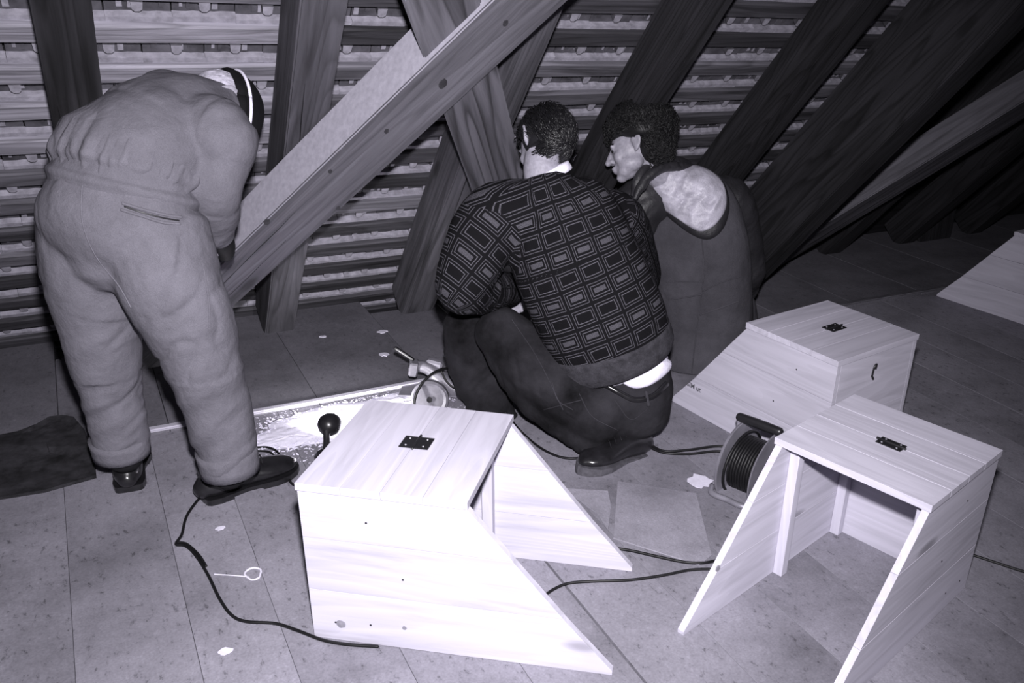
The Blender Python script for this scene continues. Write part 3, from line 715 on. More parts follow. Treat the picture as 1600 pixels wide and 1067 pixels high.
# ------------------------------------------------------------------ work lamp and sawdust
def make_lamp():
    root = empty('work_lamp', G(512, 705)); tag(root, 'small black work lamp on the floor lighting the sawdust behind the near box', 'lamp')
    c = P(514, 664, 2.84); aim = (V((0.70, 3.02, 0.0))-c).normalized(); mw = frame_mat(c, aim, Z3)
    mw = root.matrix_world.inverted() @ mw; root_loc = root.location.copy()
    mw = Matrix.Translation(-root_loc) @ frame_mat(c, aim, Z3)
    bm = bmesh.new(); seg = 28; prof = [(-.040, .002), (-.039, .012), (-.034, .022), (-.022, .033), (-.004, .040), (.012, .0405), (.030, .037), (.032, .034), (.010, .036), (-.015, .028), (-.030, .012), (-.032, .002)]
    rings = [[bm.verts.new((p[0], p[1]*math.cos(2*math.pi*k/seg), p[1]*math.sin(2*math.pi*k/seg))) for k in range(seg)] for p in prof]
    for a, b in zip(rings, rings[1:]):
        for k in range(seg): bm.faces.new((a[k], a[(k+1) % seg], b[(k+1) % seg], b[k]))
    bm.faces.new(rings[0]); bm.faces.new(rings[-1][::-1])
    bmesh_obj('lamp_head', bm, M['black_metal'], root, mw, smooth=True)
    em = bpy.data.materials.new('lamp_glass'); em.use_nodes = True; b = em.node_tree.nodes['Principled BSDF']
    b.inputs['Emission Color'].default_value = (1, .97, .92, 1); b.inputs['Emission Strength'].default_value = 12
    bm = bmesh.new(); ell(bm, (0.005, 0, 0), .016, .016, .016); bmesh_obj('bulb', bm, em, root, mw, smooth=True)
    g = G(510, 712)-root_loc; cc = c-root_loc
    bm = bmesh.new(); tube(bm, [cc-aim*.030-Z3*.012, (cc+g)/2-aim*.012, g+Z3*.012], [.013, .011, .013], 12, 4); bmesh_obj('stem', bm, M['black_metal'], root, smooth=True)
    bm = bmesh.new(); bmesh.ops.create_cone(bm, cap_ends=True, segments=24, radius1=.04, radius2=.03, depth=.014, matrix=Matrix.Translation(g+Z3*.007)); bmesh_obj('base', bm, M['black_metal'], root)
    l = bpy.data.lights.new('work_lamp_light', 'SPOT'); lo = bpy.data.objects.new('work_lamp_light', l); COL.objects.link(lo)
    l.energy = 20; l.spot_size = math.radians(150); l.spot_blend = 0.6; l.shadow_soft_size = 0.02; l.color = (1, .98, .98)
    lo.location = c+aim*.034; lo.rotation_euler = aim.to_track_quat('-Z', 'Y').to_euler()
make_lamp()
rr = random.Random(5); bm = bmesh.new()
for k in range(4200):
    t = rr.gauss(0, 1); u_ = rr.gauss(0, 1); x = 0.66+0.20*t; y = 2.98+0.085*u_+0.05*t*.3
    if y > 3.138 or x < .2 or x > 1.25: continue
    if 0.28 < x < 0.36 and y < 2.7: continue
    s = rr.uniform(.0015, .0060)*(1.5 if rr.random() < .1 else 1); a = rr.uniform(0, 6.28); z = rr.uniform(0.001, 0.004)
    d = V((math.cos(a), math.sin(a), rr.uniform(-.3, .3)))*s; e = V((-math.sin(a), math.cos(a), rr.uniform(-.3, .3)))*s*.5; p = V((x, y, z+abs(d.z)+abs(e.z)))
    bm.faces.new([bm.verts.new(q) for q in (p-d-e, p+d-e, p+d+e, p-d+e)])
# low heaps under the chips
for (x, y, r, h) in ((.58, 2.98, .17, .012), (.72, 3.02, .17, .014), (.48, 2.93, .12, .008), (.92, 3.04, .14, .010), (.66, 2.90, .12, .008)):
    seg = 22; prev = None
    for j in range(7):
        f = j/6; ring = []
        for i in range(seg):
            a = 2*math.pi*i/seg; rj = r*(1-f)*(1+.25*vnoise(np.array([[math.cos(a)*2+x*9, math.sin(a)*2, 3.]]))[0])
            ring.append(bm.verts.new((x+rj*math.cos(a)*1.4, min(y+rj*math.sin(a)*.62, 3.14), 0.0006+h*(1-(1-f)**2)*(1+.3*vnoise(np.array([[i*.9, j*.9+x*7, 1.]]))[0]))))
        if prev:
            for i in range(seg): bm.faces.new((prev[i], prev[(i+1) % seg], ring[(i+1) % seg], ring[i]))
        prev = ring
    bm.faces.new(prev)
sd = bmesh_obj('sawdust', bm, M['dust']); tag(sd, 'pale sawdust spread in the light of the work lamp', 'sawdust', kind='stuff')

# ------------------------------------------------------------------ power tool (hand-held circular saw lying on its base)
def make_tool():
    g = G(690, 622); root = empty('circular_saw', (g.x, g.y, 0)); tag(root, 'light metal circular saw with black rod and cord on the floor behind the near box', 'power tool')
    L0 = root.location.copy()
    def q(u, v, y): return P(u, v, y)-L0
    bm = bmesh.new(); tube(bm, [q(735, 626, 2.98), q(706, 603, 3.02), q(680, 585, 3.06)], [(.034, .04), (.038, .042), (.030, .034)], 16, 4); bmesh_obj('motor_housing', bm, M['alu'], root, smooth=True)
    bm = bmesh.new(); tube(bm, [q(690, 590, 3.05), q(668, 575, 3.08), q(652, 572, 3.10)], [(.026, .030), (.024, .026), (.022, .024)], 14, 4); bmesh_obj('gear_neck', bm, M['alu'], root, smooth=True)
    a = q(645, 573, 3.10); mw = frame_mat(a, (q(645, 573, 3.10)-q(672, 577, 3.08)), Z3)
    bm = bmesh.new(); add_box(bm, -.020, .014, -.034, .034, -.030, .026, bev=.006); bmesh_obj('clamp_block', bm, M['alu'], root, mw)
    bm = bmesh.new(); add_box(bm, .0125, .0155, -.016, .012, -.004, .016, bev=.001); bmesh_obj('clamp_slot', bm, M['black'], root, mw)
    bm = bmesh.new(); tube(bm, [q(645, 562, 3.10), q(632, 553, 3.12), q(618, 544, 3.14)], .0075, 10, 2); bmesh_obj('guide_rod', bm, M['black_metal'], root, smooth=True)
    c = q(679, 566, 3.08); mw = frame_mat(c, V((.8, -.5, -.2)), Z3)
    bm = bmesh.new(); add_box(bm, -.032, .034, -.018, .018, -.022, .010, bev=.008); bmesh_obj('brush_cap', bm, M['steel'], root, mw)
    # round blade guard
    c = q(672, 622, 2.93); ax = V((-.45, -.88, .15)).normalized(); mw = frame_mat(c, ax, Z3)
    bm = bmesh.new(); seg = 40; prof = [(-.018, .002), (-.018, .060), (-.012, .070), (.012, .070), (.018, .062), (.014, .052), (.014, .002)]
    rings = [[bm.verts.new((p[0], p[1]*math.cos(2*math.pi*k/seg), p[1]*math.sin(2*math.pi*k/seg))) for k in range(seg)] for p in prof]
    for r0, r1 in zip(rings, rings[1:]):
        for k in range(seg): bm.faces.new((r0[k], r0[(k+1) % seg], r1[(k+1) % seg], r1[k]))
    bm.faces.new(rings[0]); bm.faces.new(rings[-1][::-1])
    bmesh_obj('blade_guard', bm, M['alu'], root, mw, smooth=False)
    bm = bmesh.new(); bmesh.ops.create_cone(bm, cap_ends=True, segments=16, radius1=.010, radius2=.010, depth=.010, matrix=Matrix.Translation((.018, 0, 0)) @ Matrix.Rotation(math.pi/2, 4, 'Y')); bmesh_obj('blade_bolt', bm, M['black_metal'], root, mw)
    # base plate on the floor
    b0 = V((g.x, g.y, 0))-L0
    bm = bmesh.new(); add_box(bm, -.14, .12, -.06, .07, 0.012+.001, .016, bev=.001); bmesh_obj('base_plate', bm, M['steel'], root, Matrix.Translation(b0+V((.0, .05, 0))) @ Matrix.Rotation(-.5, 4, 'Z'))
    bm = bmesh.new(); tube(bm, [q(720, 590, 3.0), q(712, 606, 2.96), q(698, 596, 2.98), q(690, 580, 3.0)], .004, 6, 6); bmesh_obj('trigger_cable', bm, M['rubber'], root, smooth=True)
    pts = [P(646, 640, 2.9), P(650, 617, 2.92), P(662, 596, 2.94), P(682, 580, 2.96), P(702, 576, 2.98), P(728, 584, 3.0)]
    bm = bmesh.new(); tube(bm, pts, .0052, 8, 6); tag(bmesh_obj('power_cord', bm, M['rubber'], smooth=True), 'black cord arching over the metal saw', 'cord')
make_tool()
# ------------------------------------------------------------------ people
def axes_head(face, up):
    f = V(face).normalized(); u = V(up); u = (u-f*u.dot(f)).normalized(); r = f.cross(u)
    return Matrix((r, f, u)).transposed()          # local x right, y face, z up
def head_prims(bm, c, R, k=1.0, jaw=1.0):
    """cranium, jaw, brow, nose, lips, ears as overlapping volumes; the remesh turns them into one skin"""
    def L(x, y, z): return c+R @ V((x*k, y*k, z*k))
    def E(x, y, z, a, b, d, rot=None): ell(bm, L(x, y, z), a*k, b*k, d*k, R @ rot if rot else R)
    E(0, -.018, .035, .074, .092, .082); E(0, .020, .012, .066, .074, .086); E(0, .030, -.030, .056, .058, .060)
    E(0, .046, -.052, .044, .046, .050); E(0, .072, -.092, .024, .022, .018)
    for s in (-1, 1): E(s*.028, .026, -.050, .034, .052, .036); E(s*.018, .055, -.076, .028, .028, .022)
    for s in (-1, 1):
        E(s*.034, .064, -.020, .026, .022, .026)
        E(s*.028, .083, .024, .026, .010, .009)                                             # brow
        ex = Matrix.Rotation(s*.35, 3, 'Z')
        E(s*.078, -.014, .002, .011, .017, .027, ex); E(s*.086, -.024, .008, .005, .012, .019, ex); E(s*.075, -.008, -.022, .007, .009, .010)
        tube(bm, [L(s*.076, .000, .014), L(s*.084, -.010, .032), L(s*.092, -.028, .028), L(s*.093, -.032, .006), L(s*.086, -.020, -.016), L(s*.078, -.008, -.026)], .0055*k, 8, 4)
        E(s*.012, .098, -.024, .010, .011, .009)                                            # nostril wing
        E(s*.031, .078, .010, .014, .008, .008)                                             # lid
    tube(bm, [L(0, .088, .022), L(0, .104, -.006), L(0, .116, -.026)], [(.009*k, .010*k), (.011*k, .013*k), (.013*k, .012*k)], 10, 3)
    E(0, .096, -.052, .025, .010, .0065); E(0, .092, -.064, .022, .010, .0075)
def hand_prims(bm, w, d, up, r=1.0, curl=0.5, side=1):
    """wrist point, direction of the metacarpals, back-of-hand normal; five fingers of unequal length"""
    d = V(d).normalized(); up = V(up); up = (up-d*up.dot(d)).normalized(); s = d.cross(up)*side
    tube(bm, [w, w+d*.045, w+d*.085], [(.030, .018), (.040, .016), (.040, .014)], 14, 3, lat=s)
    for i, (off, ln) in enumerate(((-.030, .078), (-.010, .088), (.010, .082), (.029, .064))):
        p = w+d*.078+s*off; pts = [p]; a = 0.15
        for q in range(3):
            a += curl; p = p+(d*math.cos(a)-up*math.sin(a))*ln*(.45, .32, .23)[q]; pts.append(p)
        tube(bm, pts, [.0105, .0098, .009, .0078], 10, 3)
    p = w+d*.028-s*.030; tube(bm, [p, p-s*.028+d*.022-up*.006, p-s*.040+d*.050-up*.018], [.013, .0115, .0095], 10, 3)

def shoe(parent, name, heel, toe, upn=(0, 0, 1), L=0.29, mat='leather', lace=True, boot=0.0, soleh=0.020):
    """heel and toe: points on the ground side of the sole"""
    d = (V(toe)-V(heel)); x = d.normalized(); m = frame_mat(V(heel), x, V(upn)); k = L
    bm = bmesh.new()
    st = [(0.00, .50, .20), (0.06, .66, .27), (0.20, .74, .30), (0.34, .72, .29), (0.48, .78, .25), (0.64, .94, .205), (0.80, .92, .165), (0.92, .70, .13), (0.985, .34, .085)]
    pts = [V((s[0]*k, 0, soleh+s[2]*k*.36)) for s in st]; rad = [(s[1]*k*.20, s[2]*k*.50) for s in st]
    tube(bm, pts, rad, 20, 4, lat=(0, 1, 0))
    if boot: tube(bm, [V((.17*k, 0, soleh+.10)), V((.14*k, 0, soleh+.10+boot))], [(.044, .052), (.050, .056)], 18, 4, lat=(0, 1, 0))
    else: tube(bm, [V((.20*k, 0, soleh+.045)), V((.18*k, 0, soleh+.092))], [(.036, .058), (.037, .060)], 18, 3, lat=(0, 1, 0))
    for v in bm.verts:
        if v.co.z < soleh-.002: v.co.z = soleh-.002
    up = organic(name, bm, M[mat], parent, voxel=.005, smooth=5); up.matrix_basis = m
    out = [(0.00, .30), (-.004, .0), ]
    prof = [(-.012, .0), (-.006, .52), (.02, .68), (.12, .80), (.25, .78), (.40, .74), (.55, .90), (.70, 1.06), (.84, 1.0), (.95, .68), (1.01, .30), (1.03, 0)]
    poly = [(p[0]*k, -p[1]*k*.20) for p in prof]+[(p[0]*k, p[1]*k*.20) for p in prof[-2:0:-1]]
    bm = bmesh.new(); slab(bm, poly, soleh*.45, soleh); so = bmesh_obj('sole', bm, M['sole'] if mat == 'boot' else M['leather'], up, None)
    hp = [q for q in poly if q[0] < .27*k]; hp = [(p[0]*k, -p[1]*k*.20) for p in prof if p[0] < .3]+[(p[0]*k, p[1]*k*.20) for p in prof[::-1] if 0 < p[0] < .3 or p[0] == -.006]
    bm = bmesh.new(); slab(bm, hp, 0.0, soleh*.46); bmesh_obj('heel', bm, M['sole'] if mat == 'boot' else M['leather'], up, None)
    bm = bmesh.new(); fp = [q for q in poly if q[0] > .45*k]; slab(bm, fp, 0.001, soleh*.46); bmesh_obj('tread', bm, M['sole'] if mat == 'boot' else M['leather'], up, None)
    if lace:
        for i in range(4):
            xx = (.42+.07*i)*k; zz = soleh+(.094-.0085*i*1.15)*1.0*(k/.29)*1.0
            bm = bmesh.new(); tube(bm, [V((xx-.006, -.024, zz-.010)), V((xx, 0, zz+.004)), V((xx+.006, .024, zz-.010))], .0022, 6, 4); bmesh_obj('lace', bm, M['black_metal'], up, None, smooth=True)
    return up
def strands(name, c, R, rad, mat, parent, n, ln, wd, mask, flow, seed=1, lift=.35, segs=5, curl=0.0):
    """hair: a skull-hugging base plus many tapered locks; rad = ellipsoid radii, mask(local dir) keeps, flow(local dir) combing direction"""
    rr = random.Random(seed); bm = bmesh.new()
    for i in range(n):
        while True:
            d = V((rr.gauss(0, 1), rr.gauss(0, 1), rr.gauss(0, 1))).normalized()
            if mask(d): break
        p = V((d.x*rad[0], d.y*rad[1], d.z*rad[2])); nrm = V((d.x/rad[0], d.y/rad[1], d.z/rad[2])).normalized()
        f = V(flow(d)); f = (f-nrm*f.dot(nrm))
        if f.length < 1e-3: f = nrm.orthogonal()
        f.normalize(); f = (f+V((rr.uniform(-.35, .35), rr.uniform(-.35, .35), rr.uniform(-.35, .35)))).normalized()
        L = ln*rr.uniform(.6, 1.2); side = nrm.cross(f).normalized(); pts = []; q = p-nrm*.004; ph = rr.uniform(0, 6.28)
        for s in range(segs+1):
            t = s/segs; pts.append(q.copy()); q = q+(f*(1-.1*t)+nrm*(lift*(1-t*1.6)))*L/segs
            if curl: q = q+(side*math.cos(ph+t*9)+nrm*math.sin(ph+t*9))*curl
            nn = V((q.x/rad[0]**2, q.y/rad[1]**2, q.z/rad[2]**2)).normalized(); f = (f-nn*f.dot(nn)*.8).normalized()
        wv = wd*rr.uniform(.6, 1.3)
        prev = None
        for s, q in enumerate(pts):
            ww = wv*(1-.85*(s/segs)**1.5); tri = [bm.verts.new(c+R @ (q+side*ww)), bm.verts.new(c+R @ (q+nrm*ww*.7)), bm.verts.new(c+R @ (q-side*ww))]
            if prev:
                for k in range(3): bm.faces.new((prev[k], prev[(k+1) % 3], tri[(k+1) % 3], tri[k]))
            prev = tri
        bm.faces.new(prev)
    return bmesh_obj(name, bm, mat, parent, smooth=True)

# ============ the bent man in grey overalls
def man_bent():
    root = empty('person', G(215, 745)); root.location.z = 0
    tag(root, 'man in pale grey work clothes and black cap bending forward at the left', 'person')
    off = Matrix.Translation(-root.location)
    holder = []
    def fin(o): holder.append(o); return o
    hipL, hipR = P(146, 350, 2.70), P(240, 362, 2.60)
    kneL, kneR = P(160, 545, 2.74), P(302, 540, 2.53)
    ankL, ankR = P(190, 690, 2.78), P(354, 715, 2.53)
    pel, wst = P(188, 325, 2.64), P(200, 268, 2.66)
    t1, t2, t3 = P(228, 226, 2.70), P(268, 190, 2.75), P(300, 174, 2.79)
    neck = P(318, 166, 2.80); hc = P(332, 170, 2.83)
    shR, elR, wrR = P(343, 208, 2.62), P(335, 292, 2.60), P(336, 360, 2.72)
    shL, elL, wrL = P(268, 160, 2.88), P(322, 240, 2.95), P(338, 330, 2.95)
    lat = (hipR-hipL).normalized(); latS = (shR-shL).normalized()
    upH = (RGT*0.66-UPV*0.30+FWD*0.66); faceH = (RGT*0.15-UPV*0.95-FWD*0.1)
    Rh = axes_head(faceH, upH)
    # body
    bm = bmesh.new()
    tube(bm, [pel, wst, t1, t2, t3], [(.15, .12), (.14, .11), (.16, .12), (.17, .11), (.09, .08)], 20, 4, lat=lat)
    tube(bm, [t3, neck, hc], [.065, .058, .055], 14, 3)
    for a, b, c_ in ((hipL, kneL, ankL), (hipR, kneR, ankR)): tube(bm, [a, b, c_, c_-Z3*.05], [.09, .06, .042, .045], 14, 5)
    for a, b, c_ in ((shR, elR, wrR), (shL, elL, wrL)): tube(bm, [t2, a, b, c_], [.07, .055, .04, .028], 14, 5)
    hand_prims(bm, wrR, (P(345, 405, 2.82)-wrR), RGT, curl=.45, side=1); hand_prims(bm, wrL, (P(352, 390, 2.98)-wrL), RGT, curl=.45, side=-1)
    head_prims(bm, hc, Rh)
    fin(organic('body', bm, M['skin'], None, voxel=.0065, smooth=3))
    # trousers
    bm = bmesh.new()
    tube(bm, [P(190, 400, 2.63), P(187, 350, 2.635), P(196, 300, 2.66), P(200, 278, 2.67)], [(.14, .125), (.205, .165), (.180, .155), (.172, .148)], 28, 5, lat=lat)
    tube(bm, [P(142, 345, 2.70), P(145, 430, 2.71), P(160, 545, 2.74), P(179, 635, 2.77), P(190, 700, 2.79)], [.125, .124, .096, .084, .078], 22, 6, ball=False)
    tube(bm, [P(240, 352, 2.59), P(262, 430, 2.55), P(306, 535, 2.53), P(338, 635, 2.53), P(358, 724, 2.53)], [.128, .135, .110, .090, .081], 22, 6, ball=False)
    F = [(hipL, kneL, .14, .010, 11, 5), (kneL, ankL, .11, .0095, 14, 6), (hipR, kneR, .15, .0115, 12, 6), (kneR, ankR, .12, .011, 16, 6), (P(188, 400, 2.63), P(200, 272, 2.67), .22, .007, 5, 10)]
    tro = fin(organic('trousers', bm, M['overall'], None, voxel=.007, smooth=4, folds=F)); tb = bvh(tro)
    for a, b, r in ((P(185, 682, 2.785), P(191, 708, 2.79), .080), (P(353, 700, 2.53), P(361, 735, 2.53), .083)):
        bm = bmesh.new(); tube(bm, [a, b], [r+.002, r], 30, 3, ball=False); fin(bmesh_obj('turn_up', bm, M['overall'], None, smooth=True))
    for c_ in (ankL, ankR):
        fin(tube_obj('sock', [c_+Z3*.06, c_-Z3*.06], [.052, .050], M['sock'], None, 16, 2))
    # jacket
    bm = bmesh.new()
    tube(bm, [P(201, 275, 2.66), P(212, 250, 2.67), P(238, 226, 2.70), P(266, 198, 2.75), P(298, 178, 2.78), P(330, 170, 2.82)], [(.172, .148), (.176, .156), (.172, .152), (.176, .134), (.145, .112), (.098, .088)], 28, 5, lat=lat*.6+latS*.4)
    tube(bm, [P(300, 190, 2.72), shR, P(345, 250, 2.61), elR, P(336, 330, 2.66), P(334, 362, 2.72)], [.085, .088, .076, .070, .062, .054], 18, 5)
    tube(bm, [t2, shL, elL, wrL], [.09, .085, .065, .05], 16, 5)
    F = [(P(200, 262, 2.66), P(226, 205, 2.70), .2, .010, 16, 5), (P(226, 205, 2.70), P(300, 168, 2.79), .2, .010, 5, 13), (shR, elR, .09, .009, 10, 8), (elR, wrR, .075, .009, 18, 6), (shL, wrL, .08, .006, 12, 12)]
    jac = fin(organic('jacket', bm, M['jacket'], None, voxel=.007, smooth=4, folds=F)); jb = bvh(jac)
    # gathered waistband and belt of the trousers
    def band(name, a, b, ra, rb, mat, gath=0.0, seed=0):
        bm = bmesh.new(); tube(bm, [a, a.lerp(b, .33), a.lerp(b, .66), b], [ra, ((ra[0]+rb[0])/2+.007, (ra[1]+rb[1])/2+.007), ((ra[0]+rb[0])/2+.007, (ra[1]+rb[1])/2+.007), rb], 160, 4, lat=lat)
        if gath:
            ax = (b-a).normalized()
            for v in bm.verts:
                rel = v.co-a; rad_ = rel-ax*rel.dot(ax)
                if rad_.length < .05: continue
                ang = math.atan2(rad_.dot(lat), rad_.dot(ax.cross(lat)))
                v.co += rad_.normalized()*gath*(math.sin(ang*34+math.sin(ang*9)*2.4+rel.dot(ax)*30)+1.2*vnoise(np.array([[ang*13, rel.dot(ax)*25, 2.2+seed]]))[0])
        return fin(bmesh_obj(name, bm, mat, None, smooth=True))
    band('waistband', P(199, 280, 2.665), P(206, 248, 2.68), (.179, .155), (.188, .168), M['jacket'], .0045)
    band('belt', P(196, 300, 2.66), P(199, 282, 2.665), (.186, .162), (.182, .158), M['overall'], 0)
    # pocket with zip, seams
    for pts, r in (([(192, 318), (225, 328), (258, 336), (282, 340)], .004), ([(190, 328), (222, 338), (255, 348), (280, 350)], .004)):
        fin(stroke('pocket_welt', tb, pts, r, M['overall'], None, .002))
    fin(stroke('zip', tb, [(195, 323), (225, 333), (256, 341), (279, 345)], .0022, M['black_metal'], None, .002))
    fin(stroke('seam', tb, [(135, 262), (128, 300), (130, 350), (150, 400), (185, 445), (205, 480)], .0018, M['overall'], None, .001))
    fin(stroke('seam', tb, [(318, 420), (326, 470), (328, 520)], .002, M['overall'], None, .001))
    # hair, cap
    rad = (.082, .102, .092)
    hcc = hc+Rh @ V((0, -.012, .030))
    bm = bmesh.new(); ell(bm, hcc+Rh @ V((0, -.012, -.010)), .079, .094, .075, Rh); fin(bmesh_obj('hair_base', bm, M['grey_hair'], None, smooth=True))
    fin(strands('hair', hcc, Rh, (.081, .101, .088), M['grey_hair'], None, 700, .045, .0022, lambda d: d.y < .25 and -.85 < d.z < .25, lambda d: (0, -.2, -1), 3, .2))
    bm = bmesh.new(); ell(bm, hcc+Rh @ V((0, 0, .020)), .092, .112, .094, Rh, 28)
    for v in list(bm.verts):
        l = Rh.transposed() @ (v.co-hcc)
        if l.z < .018: v.co += Rh @ V((0, 0, .018-l.z))
    fin(bmesh_obj('cap', bm, M['cap'], None, smooth=True))
    def ring(z, r, a, b, mat, nm):
        bm = bmesh.new(); pts = [hcc+Rh @ V((a*math.cos(t), b*math.sin(t), z)) for t in [2*math.pi*i/32 for i in range(33)]]
        tube(bm, pts, r, 10, 1, lat=upH, ball=False); fin(bmesh_obj(nm, bm, mat, None, smooth=True))
    ring(.014, (.014, .006), .090, .110, M['cap'], 'cap_band'); ring(.037, (.0045, .004), .0945, .1145, M['white'], 'cap_stripe')
    # gloves
    bm = bmesh.new(); tube(bm, [P(335, 352, 2.71), P(337, 366, 2.73)], [.040, .042], 14, 3)
    tube(bm, [P(337, 366, 2.73), P(345, 374, 2.77), P(352, 388, 2.82)], [(.044, .034), (.050, .036), (.045, .03)], 14, 4)
    fin(organic('glove', bm, M['glove'], None, voxel=.006, smooth=4))
    for o in holder: o.parent = root; o.matrix_basis = off
    h0 = G(200, 772)
    shoe(root, 'shoe', G(203, 768)-root.location, G(203, 768)+V((.03, .29, 0))-root.location)
    hR = G(322, 795); tR = G(442, 752); tR = hR+(tR-hR).normalized()*.29
    shoe(root, 'shoe', hR+V((0.0, .045, 0))-root.location, tR+V((0, .05, 0))-root.location, L=.305)
    return root
man_bent()

# ============ the squatting man in the patterned sweater
def man_sweater():
    root = empty('person', (G(940, 735).x, 2.35, 0)); tag(root, 'man with short black hair squatting in a dark patterned sweater and jeans', 'person')
    off = Matrix.Translation(-root.location); holder = []
    def fin(o): holder.append(o); return o
    c0, c1, c2, c3, c4 = P(955, 540, 2.42), P(932, 480, 2.46), P(898, 405, 2.52), P(872, 335, 2.57), P(853, 290, 2.60)
    neck = P(846, 264, 2.62); hc = P(852, 227, 2.66)
    shL, elL, wrL = P(775, 345, 2.64), P(722, 450, 2.60), P(795, 452, 2.82)
    shR, elR, wrR = P(968, 348, 2.60), P(1000, 430, 2.85), P(860, 480, 2.98)
    hipA, kneA, ankA = P(935, 635, 2.40), P(772, 512, 2.66), P(930, 690, 2.35)
    hipB, kneB, ankB = P(985, 620, 2.50), P(728, 510, 2.86), P(790, 655, 2.78)
    lat = (RGT*.93+UPV*.36).normalized()
    faceH = (-RGT*.55+FWD*.72-UPV*.42); upH = (UPV*.9-RGT*.12+FWD*.35); Rh = axes_head(faceH, upH)
    bm = bmesh.new()
    tube(bm, [P(962, 615, 2.41), c0, c1, c2, c3, c4], [(.15, .12), (.15, .12), (.15, .12), (.16, .12), (.15, .1), (.08, .08)], 20, 4, lat=lat)
    tube(bm, [c4, neck, hc], [.066, .060, .058], 14, 3)
    for a, b, c_ in ((hipA, kneA, ankA), (hipB, kneB, ankB)): tube(bm, [a, b], [.085, .06], 14, 5); tube(bm, [b, c_], [.058, .042], 14, 5)
    for a, b, c_ in ((shL, elL, wrL), (shR, elR, wrR)): tube(bm, [c3, a, b], [.07, .055, .042], 14, 5); tube(bm, [b, c_], [.042, .028], 14, 4)
    hand_prims(bm, wrL, (P(808, 470, 2.95)-wrL), UPV, curl=.4, side=-1); hand_prims(bm, wrR, (P(810, 520, 3.0)-wrR), UPV, curl=.4, side=1)
    head_prims(bm, hc, Rh)
    fin(organic('body', bm, M['skin'], None, voxel=.0065, smooth=3))
    # jeans
    bm = bmesh.new()
    tube(bm, [P(960, 642, 2.40), P(968, 600, 2.41), P(975, 570, 2.42)], [(.195, .135), (.195, .14), (.175, .125)], 26, 5, lat=lat)
    tube(bm, [P(940, 640, 2.39), P(860, 585, 2.52), P(776, 515, 2.66)], [.135, .125, .090], 22, 6)
    tube(bm, [P(776, 515, 2.66), P(840, 615, 2.55), P(925, 690, 2.36)], [.088, .085, .062], 20, 6)
    tube(bm, [P(990, 625, 2.48), P(880, 570, 2.72), P(732, 512, 2.84)], [.13, .115, .085], 22, 6)
    tube(bm, [P(730, 508, 2.84), P(742, 570, 2.84), P(768, 640, 2.80), P(785, 665, 2.79)], [.090, .098, .085, .075], 20, 6)
    F = [(hipA, kneA, .11, .008, 13, 6), (kneA, ankA, .08, .008, 18, 6), (hipB, kneB, .1, .008, 14, 6), (kneB, ankB, .09, .011, 20, 7), (P(960, 642, 2.40), P(975, 570, 2.42), .17, .006, 14, 6)]
    jeans = fin(organic('jeans', bm, M['denim'], None, voxel=.0075, smooth=4, folds=F)); jb = bvh(jeans)
    # sweater
    bm = bmesh.new()
    tube(bm, [P(958, 545, 2.415), P(948, 515, 2.43), c1, c2, c3, P(855, 300, 2.59), P(848, 276, 2.61)], [(.205, .152), (.214, .160), (.218, .165), (.212, .165), (.188, .15), (.118, .108), (.080, .074)], 30, 5, lat=lat, ball=False)
    tube(bm, [P(835, 335, 2.6), shL, P(738, 405, 2.61), elL], [.115, .118, .105, .088], 22, 6)
    tube(bm, [elL, P(755, 455, 2.68), wrL], [.088, .078, .062], 20, 5)
    tube(bm, [P(915, 350, 2.6), shR, elR], [.11, .098, .085], 20, 5); tube(bm, [elR, wrR], [.08, .055], 18, 4)
    Fs = [(P(960, 552, 2.415), c3, .21, .005, 6, 8), (c3, P(848, 274, 2.61), .15, .003, 6, 8), (shL, elL, .11, .006, 11, 10), (elL, wrL, .08, .006, 14, 10), (shR, elR, .1, .005, 10, 10), (elR, wrR, .08, .005, 10, 10)]
    dl = (c3-c0).length
    uv = [(c0, c2, .21, lat, 0), (c2, c3, .21, lat, (c2-c0).length), (c3, neck, .20, lat, (c2-c0).length+(c3-c2).length), (P(815, 335, 2.62), elL, .12, UPV, 0), (elL, wrL, .09, UPV, .3), (shR, elR, .11, UPV, 0), (elR, wrR, .08, UPV, .3)]
    sw = fin(organic('sweater', bm, M['knit'], None, voxel=.0075, smooth=4, folds=Fs, uv=uv)); sb = bvh(sw)
    bm = bmesh.new(); tube(bm, [P(964, 562, 2.414), P(960, 550, 2.415), P(953, 528, 2.42)], [(.200, .148), (.213, .158), (.212, .160)], 90, 4, lat=lat, ball=False); fin(bmesh_obj('ribbed_hem', bm, M['rib'], None, smooth=True))
    bm = bmesh.new(); tube(bm, [P(850, 287, 2.605), P(847, 273, 2.612)], [(.086, .083), (.074, .072)], 40, 3, lat=lat, ball=False); fin(bmesh_obj('ribbed_neck', bm, M['rib'], None, smooth=True))
    bm = bmesh.new(); tube(bm, [P(860, 276, 2.606), P(855, 264, 2.612)], [(.078, .073), (.073, .069)], 40, 3, lat=(lat+UPV*.25), ball=False); fin(bmesh_obj('shirt_collar', bm, M['shirt'], None, smooth=True))
    # shirt tail and belt
    fin(patch('shirt_tail', jb, [(952, 578), (985, 562), (1020, 553), (1052, 552), (1056, 562), (1045, 580), (1020, 600), (995, 607), (975, 600)], M['shirt'], None, .016, .006, .006))
    fin(stroke('belt', jb, [(915, 588), (940, 598), (965, 612), (992, 624), (1020, 618), (1040, 600)], .011, M['leather'], None, .002))
    fin(stroke('belt_loop', jb, [(932, 590), (936, 603)], .006, M['denim_seam'], None, .008)); fin(stroke('belt_loop', jb, [(1008, 612), (1012, 632)], .006, M['denim_seam'], None, .008))
